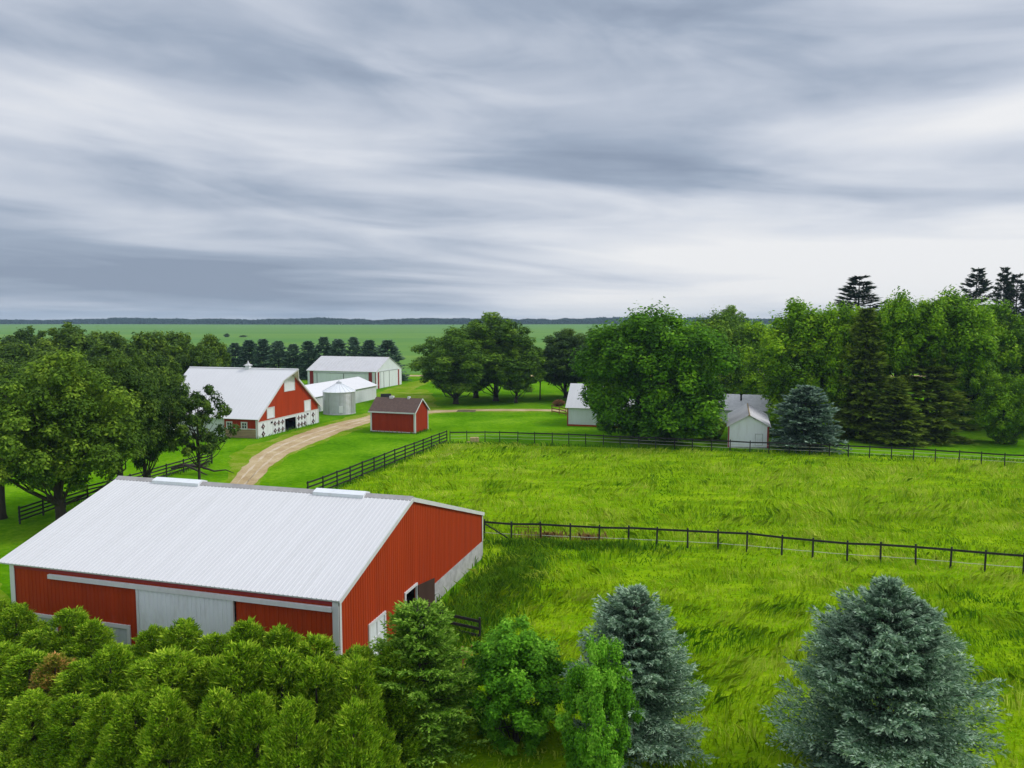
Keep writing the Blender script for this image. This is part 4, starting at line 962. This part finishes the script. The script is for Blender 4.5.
for sg in (0, 1):
    xe = .25 if sg == 0 else -Wg-.25; xr = -Wg/2; ze = 2.7-.13; zr_ = 4.05
    p = [(xe, -.25, ze), (xr, -.25, zr_), (xr+dx, D_+.2, zr_), (xe+dx, D_+.2, ze)]; p += [(a, b, c+.09) for a, b, c in p]
    m.add(p, [(0, 1, 2, 3), (7, 6, 5, 4), (0, 4, 5, 1), (1, 5, 6, 2), (2, 6, 7, 3), (3, 7, 4, 0)])
    dvec = np.array([xr-xe, 0, zr_-ze]); 
    for i in range(26):
        yy = -.2+i*.5; sh = yy*SH
        m.tube([(xe+sh, yy, ze+.1), (xr+sh, yy, zr_+.1)], .02, 4, False)
gr_ = m.build('roof', M['old_roof'], gs)
m = MB(); m.add([(-Wg/2-.2, -.27, 3.98), (-Wg/2, -.27, 4.2), (-Wg/2+.2, -.27, 3.98), (-Wg/2-.2+dx, D_+.2, 3.98), (-Wg/2+dx, D_+.2, 4.2), (-Wg/2+.2+dx, D_+.2, 3.98)], [(0, 2, 1), (3, 4, 5), (0, 1, 4, 3), (1, 2, 5, 4), (0, 3, 5, 2)]); m.build('ridge_cap', M['stone'], gr_)
frame_window(gs, ((0, 0, 0), (-1, 0, 0), (0, 0, 1), (0, -1, 0)), .75, 1.55, .35, 1.7, .07, 'door', M['white'], .05, mat=M['grey_metal'])
m = MB(); m.box(-.16, .03, -.05, .0, -.05, 2.65); m.build('corner_trim', M['darkred'], gs)
m = MB(); m.box(-Wg-.03, -Wg+.1, -.05, .0, -.05, 2.65); m.build('corner_trim', M['darkred'], gs)
m = MB(); m.box(-Wg+.1, -.16, -.04, -.005, -.05, .12); m.build('sill', M['concrete'], gs)

# --- farmhouse roofs behind
def house(name, label, cat, x, y, rz, L_, W_, e_, r_, roof, chim=None):
    t = thing(name, label, cat, (x, y, 0), rz)
    front_wall(t, FX, L_, -.1, e_, M['white'], [(1.5, 2.4, 1.0, 2.2), (4.5, 5.4, 1.0, 2.2)] if L_ > 6 else [], .2, 'wall', d=.01)
    gable_wall(t, FG, W_, e_, r_-.05, W_/2, e_, M['white'], rib=.2, d=.01); gable_wall(t, ((-L_, 0, 0), (0, 1, 0), (0, 0, 1), (-1, 0, 0)), W_, e_, r_-.05, W_/2, e_, M['white'], rib=0)
    m = MB(); wall_panel(m, (0, W_, 0), (-1, 0, 0), (0, 0, 1), (0, 1, 0), 0, L_, lambda u: -.1, lambda u: e_); m.build('wall', M['white'], t)
    if L_ > 6:
        for a in (1.5, 4.5): frame_window(t, FX, a, a+.9, 1.0, 2.2, .1, cross=True)
    rf = gable_roof(t, L_, W_, e_, r_, mat=roof, sp=60, th=.12)
    if chim is not None:
        m = MB(); m.tube([(chim, W_*.3, r_-1.2), (chim, W_*.3, r_+.15)], .14, 10); m.tube([(chim, W_*.3, r_+.15), (chim, W_*.3, r_+.3)], .22, 10); m.build('flue', M['dark'], rf)
    return t
house('garage', 'low garage with light-grey shingle roof behind the gabled white shed', 'garage', xat(768, 112), 111, -.28, 9.5, 8, 2.3, 4.2, M['grey_roof'], -4.2)
house('farmhouse', 'farmhouse with a pale lilac roof glimpsed between the maples', 'house', xat(775, 131), 128, -.28, 11, 9, 4.0, 7.8, M['lilac_roof'])
house('tan_shed', 'small tan-roofed shed glimpsed between the left oak trunks', 'shed', xat(182, 104), 101, -.28, 5, 4.5, 1.9, 3.1, M['straw'])
fh = thing('far_farmhouse', 'tiny white farmhouse far away at the edge of the horizon wood', 'house', (xat(341, 1860), 1860, 0), .2)
m = MB(); m.box(-6, 6, -5, 5, 0, 6); m.build('wall', M['white'], fh)
m = MB(); m.prism([(-6, 6), (0, 10.5), (6, 6)], 'x', -6.5, 6.5); m.build('roof', M['white_roof'], fh)
m = MB(); [m.box(a-.6, a+.6, -5.15, -5.0, 2.5, 4.5) for a in (-3.5, 0, 3.5)]; m.build('window', M['glass'], fh)

# ------------------------------------------------------------------ fences
def fence(name, label, pts, h, rails, post_sp, post_w, mat, railh=.14, group=None, wires=(), end_mat=None, railmat=None, post_top=.08):
    pts = [np.array(p, float) for p in pts]
    t = thing(name, label, 'fence', (*pts[0], 0), 0, group); o = pts[0]
    segs = [(a, b, np.linalg.norm(b-a)) for a, b in zip(pts[:-1], pts[1:])]
    tot = sum(s[2] for s in segs); n = int(round(tot/post_sp)); r = rs(int(tot*10) % 1000); P_ = []
    for i in range(n+1):
        s = tot*i/n+(0 if i in (0, n) else r.randn()*.06)
        for a, b, l in segs:
            if s <= l+1e-6: p = a+(b-a)*(s/l); d = (b-a)/l; break
            s -= l
        else: p = segs[-1][1]; d = (segs[-1][1]-segs[-1][0])/segs[-1][2]
        p = p-o; P_.append((p, d, h*(1+r.randn()*.015)))
    for (p, d, hh_) in P_:
        m = MB(); w_ = post_w/2; lx, ly = r.randn(2)*.012*hh_
        m.tube([(p[0], p[1], -.2), (p[0]+lx, p[1]+ly, hh_+post_top)], [w_*1.1, w_], 8); m.build('post', mat, t)
    for z in rails:
        m = MB()
        for (p, d, ha), (q, d2, hb) in zip(P_[:-1], P_[1:]):
            dd_ = q-p; l = np.linalg.norm(dd_); u = np.array([dd_[0], dd_[1], (z*hb/h-z*ha/h)])/l; nn = np.array([dd_[1], -dd_[0], 0])/l
            m.obox((p[0], p[1], z*ha/h+r.randn()*.008), u, (0, 0, 1), nn, -.03, l+.03, -railh, 0, post_w/2-.005, post_w/2+.035)
        m.build('rail', railmat or mat, t)
    for z in wires:
        m = MB()
        for (p, d, ha), (q, d2, hb) in zip(P_[:-1], P_[1:]): m.tube([(p[0], p[1], z), ((p+q)[0]/2, (p+q)[1]/2, z-.02), (q[0], q[1], z)], .018, 4, False)
        m.build('wire', M['wire'], t)
    return t
fence('board_fence', 'black four-board fence running from the pasture corner down to the near barn', [gp(447, 443), gp(391, 466), gp(335, 489.5), gp(308, 500.5)], 1.62, (1.6, 1.2, .8, .4), 2.45, .13, M['black'], .15)
fence('board_fence', 'black four-board fence behind the left oaks', [gp(212, 463.5), gp(150, 483), gp(74, 504.5), gp(20, 524)], 1.35, (1.3, .98, .66, .34), 2.45, .13, M['black'], .13)
fence('rail_fence', 'long dark fence along the far side of the pasture, under the huge maple', [gp(450, 442.5), gp(487, 442), gp(585, 445), gp(750, 453), gp(831, 456), gp(920, 461), gp(1014, 467), gp(1100, 471)], 1.42, (1.38,), 2.2, .11, M['black'], .15, wires=(.95, .55))
fence('rail_fence', 'dark top-rail fence crossing the pasture to the right of the near barn', [gp(484.5, 538.5), gp(509, 540), gp(629, 545), gp(728, 550), gp(834, 560), gp(912, 565), gp(992, 572), gp(1100, 580)], 1.32, (1.3,), 2.1, .12, M['black'], .14, wires=(.45,), railmat=M['black'])
bf = fence('board_fence', 'short red-brown board fence beside the left white shed', [gp(552, 413), gp(566, 416)], 1.4, (1.35, .9, .45), 2.0, .14, M['rust'], .16)
fence('board_fence', 'little black board fence among the foreground shrubs', [(xat(440, 36.5), 37.2), (xat(480, 36.2), 36.2)], 1.25, (1.22, .85, .48), 2.0, .12, M['black'], .14)
# brace at the barn end of the pasture fence
m = MB(); a0 = np.array(gp(484.5, 538.5)); a1 = np.array(gp(509, 540)); m.tube([(a0[0], a0[1]-.1, 1.15), (a1[0], a1[1]-.1, .12)], .05, 6)
m.build('brace', M['black'], None)
br = bpy.data.objects['brace']
for o in list(C.objects):
    if o.get('label', '').startswith('dark top-rail fence'): br.parent = o; br.location = (-o.location[0], -o.location[1], 0)

# rusty wire panels leaning in the fence by the barn
gt = thing('wire_gate', 'rusty pipe gate leaning against the pasture fence near the barn', 'gate', (*gp(515, 541), 0), -.04)
m = MB(); 
for z in (.15, 1.1): m.tube([(0, -.2, z), (1.9, -.2, z)], .025, 6)
for x_ in (0, .95, 1.9): m.tube([(x_, -.2, .1), (x_, -.2, 1.15)], .03, 6)
m.build('gate_frame', M['rust'], gt)
m = MB()
for k in range(1, 8): m.tube([(k*.24, -.2, .15), (k*.24, -.2, 1.1)], .008, 4)
for k in range(1, 5): m.tube([(0, -.2, .15+k*.19), (1.9, -.2, .15+k*.19)], .008, 4)
m.build('mesh_panel', M['rust'], gt)

# pale feed box by the fence corner
fb = thing('straw_bale', 'pale straw bale on the grass inside the pasture corner', 'bale', (*gp(474.5, 442), 0), .15)
m = MB(); m.box(-.55, .55, -.35, .35, 0, .62); o = m.build('bale', M['straw'], fb)
bv = o.modifiers.new('soft', 'BEVEL'); bv.width = .06; bv.segments = 2
m = MB(); [m.box(x_-.015, x_+.015, -.36, .36, -.01, .63) for x_ in (-.22, .22)]; m.build('twine', M['oldwood'], fb)
m = MB(); m.box(-1.0, -.45, -.4, -.05, 0, .12); m.build('loose_straw', M['straw'], fb)

# child's slide between shrubs
sld = thing('toy_slide', 'yellow and salmon plastic toy slide between the foreground shrubs', 'slide', (xat(470, 32.5), 32.5, 0), .4); sld.scale = (.62, .62, .72)
m = MB(); m.prism([(-.9, .05), (-.9, .15), (.35, 1.5), (.55, 1.5), (.55, 1.4), (.42, 1.4)], 'x', -.22, .22); m.prism([(-.9, .15), (-.9, .32), (.3, 1.66), (.3, 1.48)], 'x', .22, .27); m.prism([(-.9, .15), (-.9, .32), (.3, 1.66), (.3, 1.48)], 'x', -.27, -.22); m.build('chute', M['yellow'], sld)
m = MB(); [m.box(a-.05, a+.05, .5, .6, 0, 1.9) for a in (-.35, .35)]; [m.box(-.3, .3, .52, .58, z_, z_+.06) for z_ in (.35, .7, 1.05)]; m.box(-.4, .4, .4, .95, 1.36, 1.4); m.build('ladder', M['salmon'], sld)

# ------------------------------------------------------------------ haze
HZ = True
if HZ:
    m = MB(); m.box(-3050, 3050, -350, 3050, -1, 40); hm = bpy.data.materials.new('haze'); hm.use_nodes = True; nt = hm.node_tree
    nt.nodes.remove(nt.nodes['Principled BSDF']); pv = nt.nodes.new('ShaderNodeVolumePrincipled')
    pv.inputs['Color'].default_value = (.55, .78, 1.0, 1); pv.inputs['Density'].default_value = 0.00016; pv.inputs['Anisotropy'].default_value = 0.
    nt.links.new(pv.outputs[0], nt.nodes['Material Output'].inputs['Volume'])
    tag(m.build('haze', hm), 'thin pale haze over the whole farm', 'haze', kind='stuff')
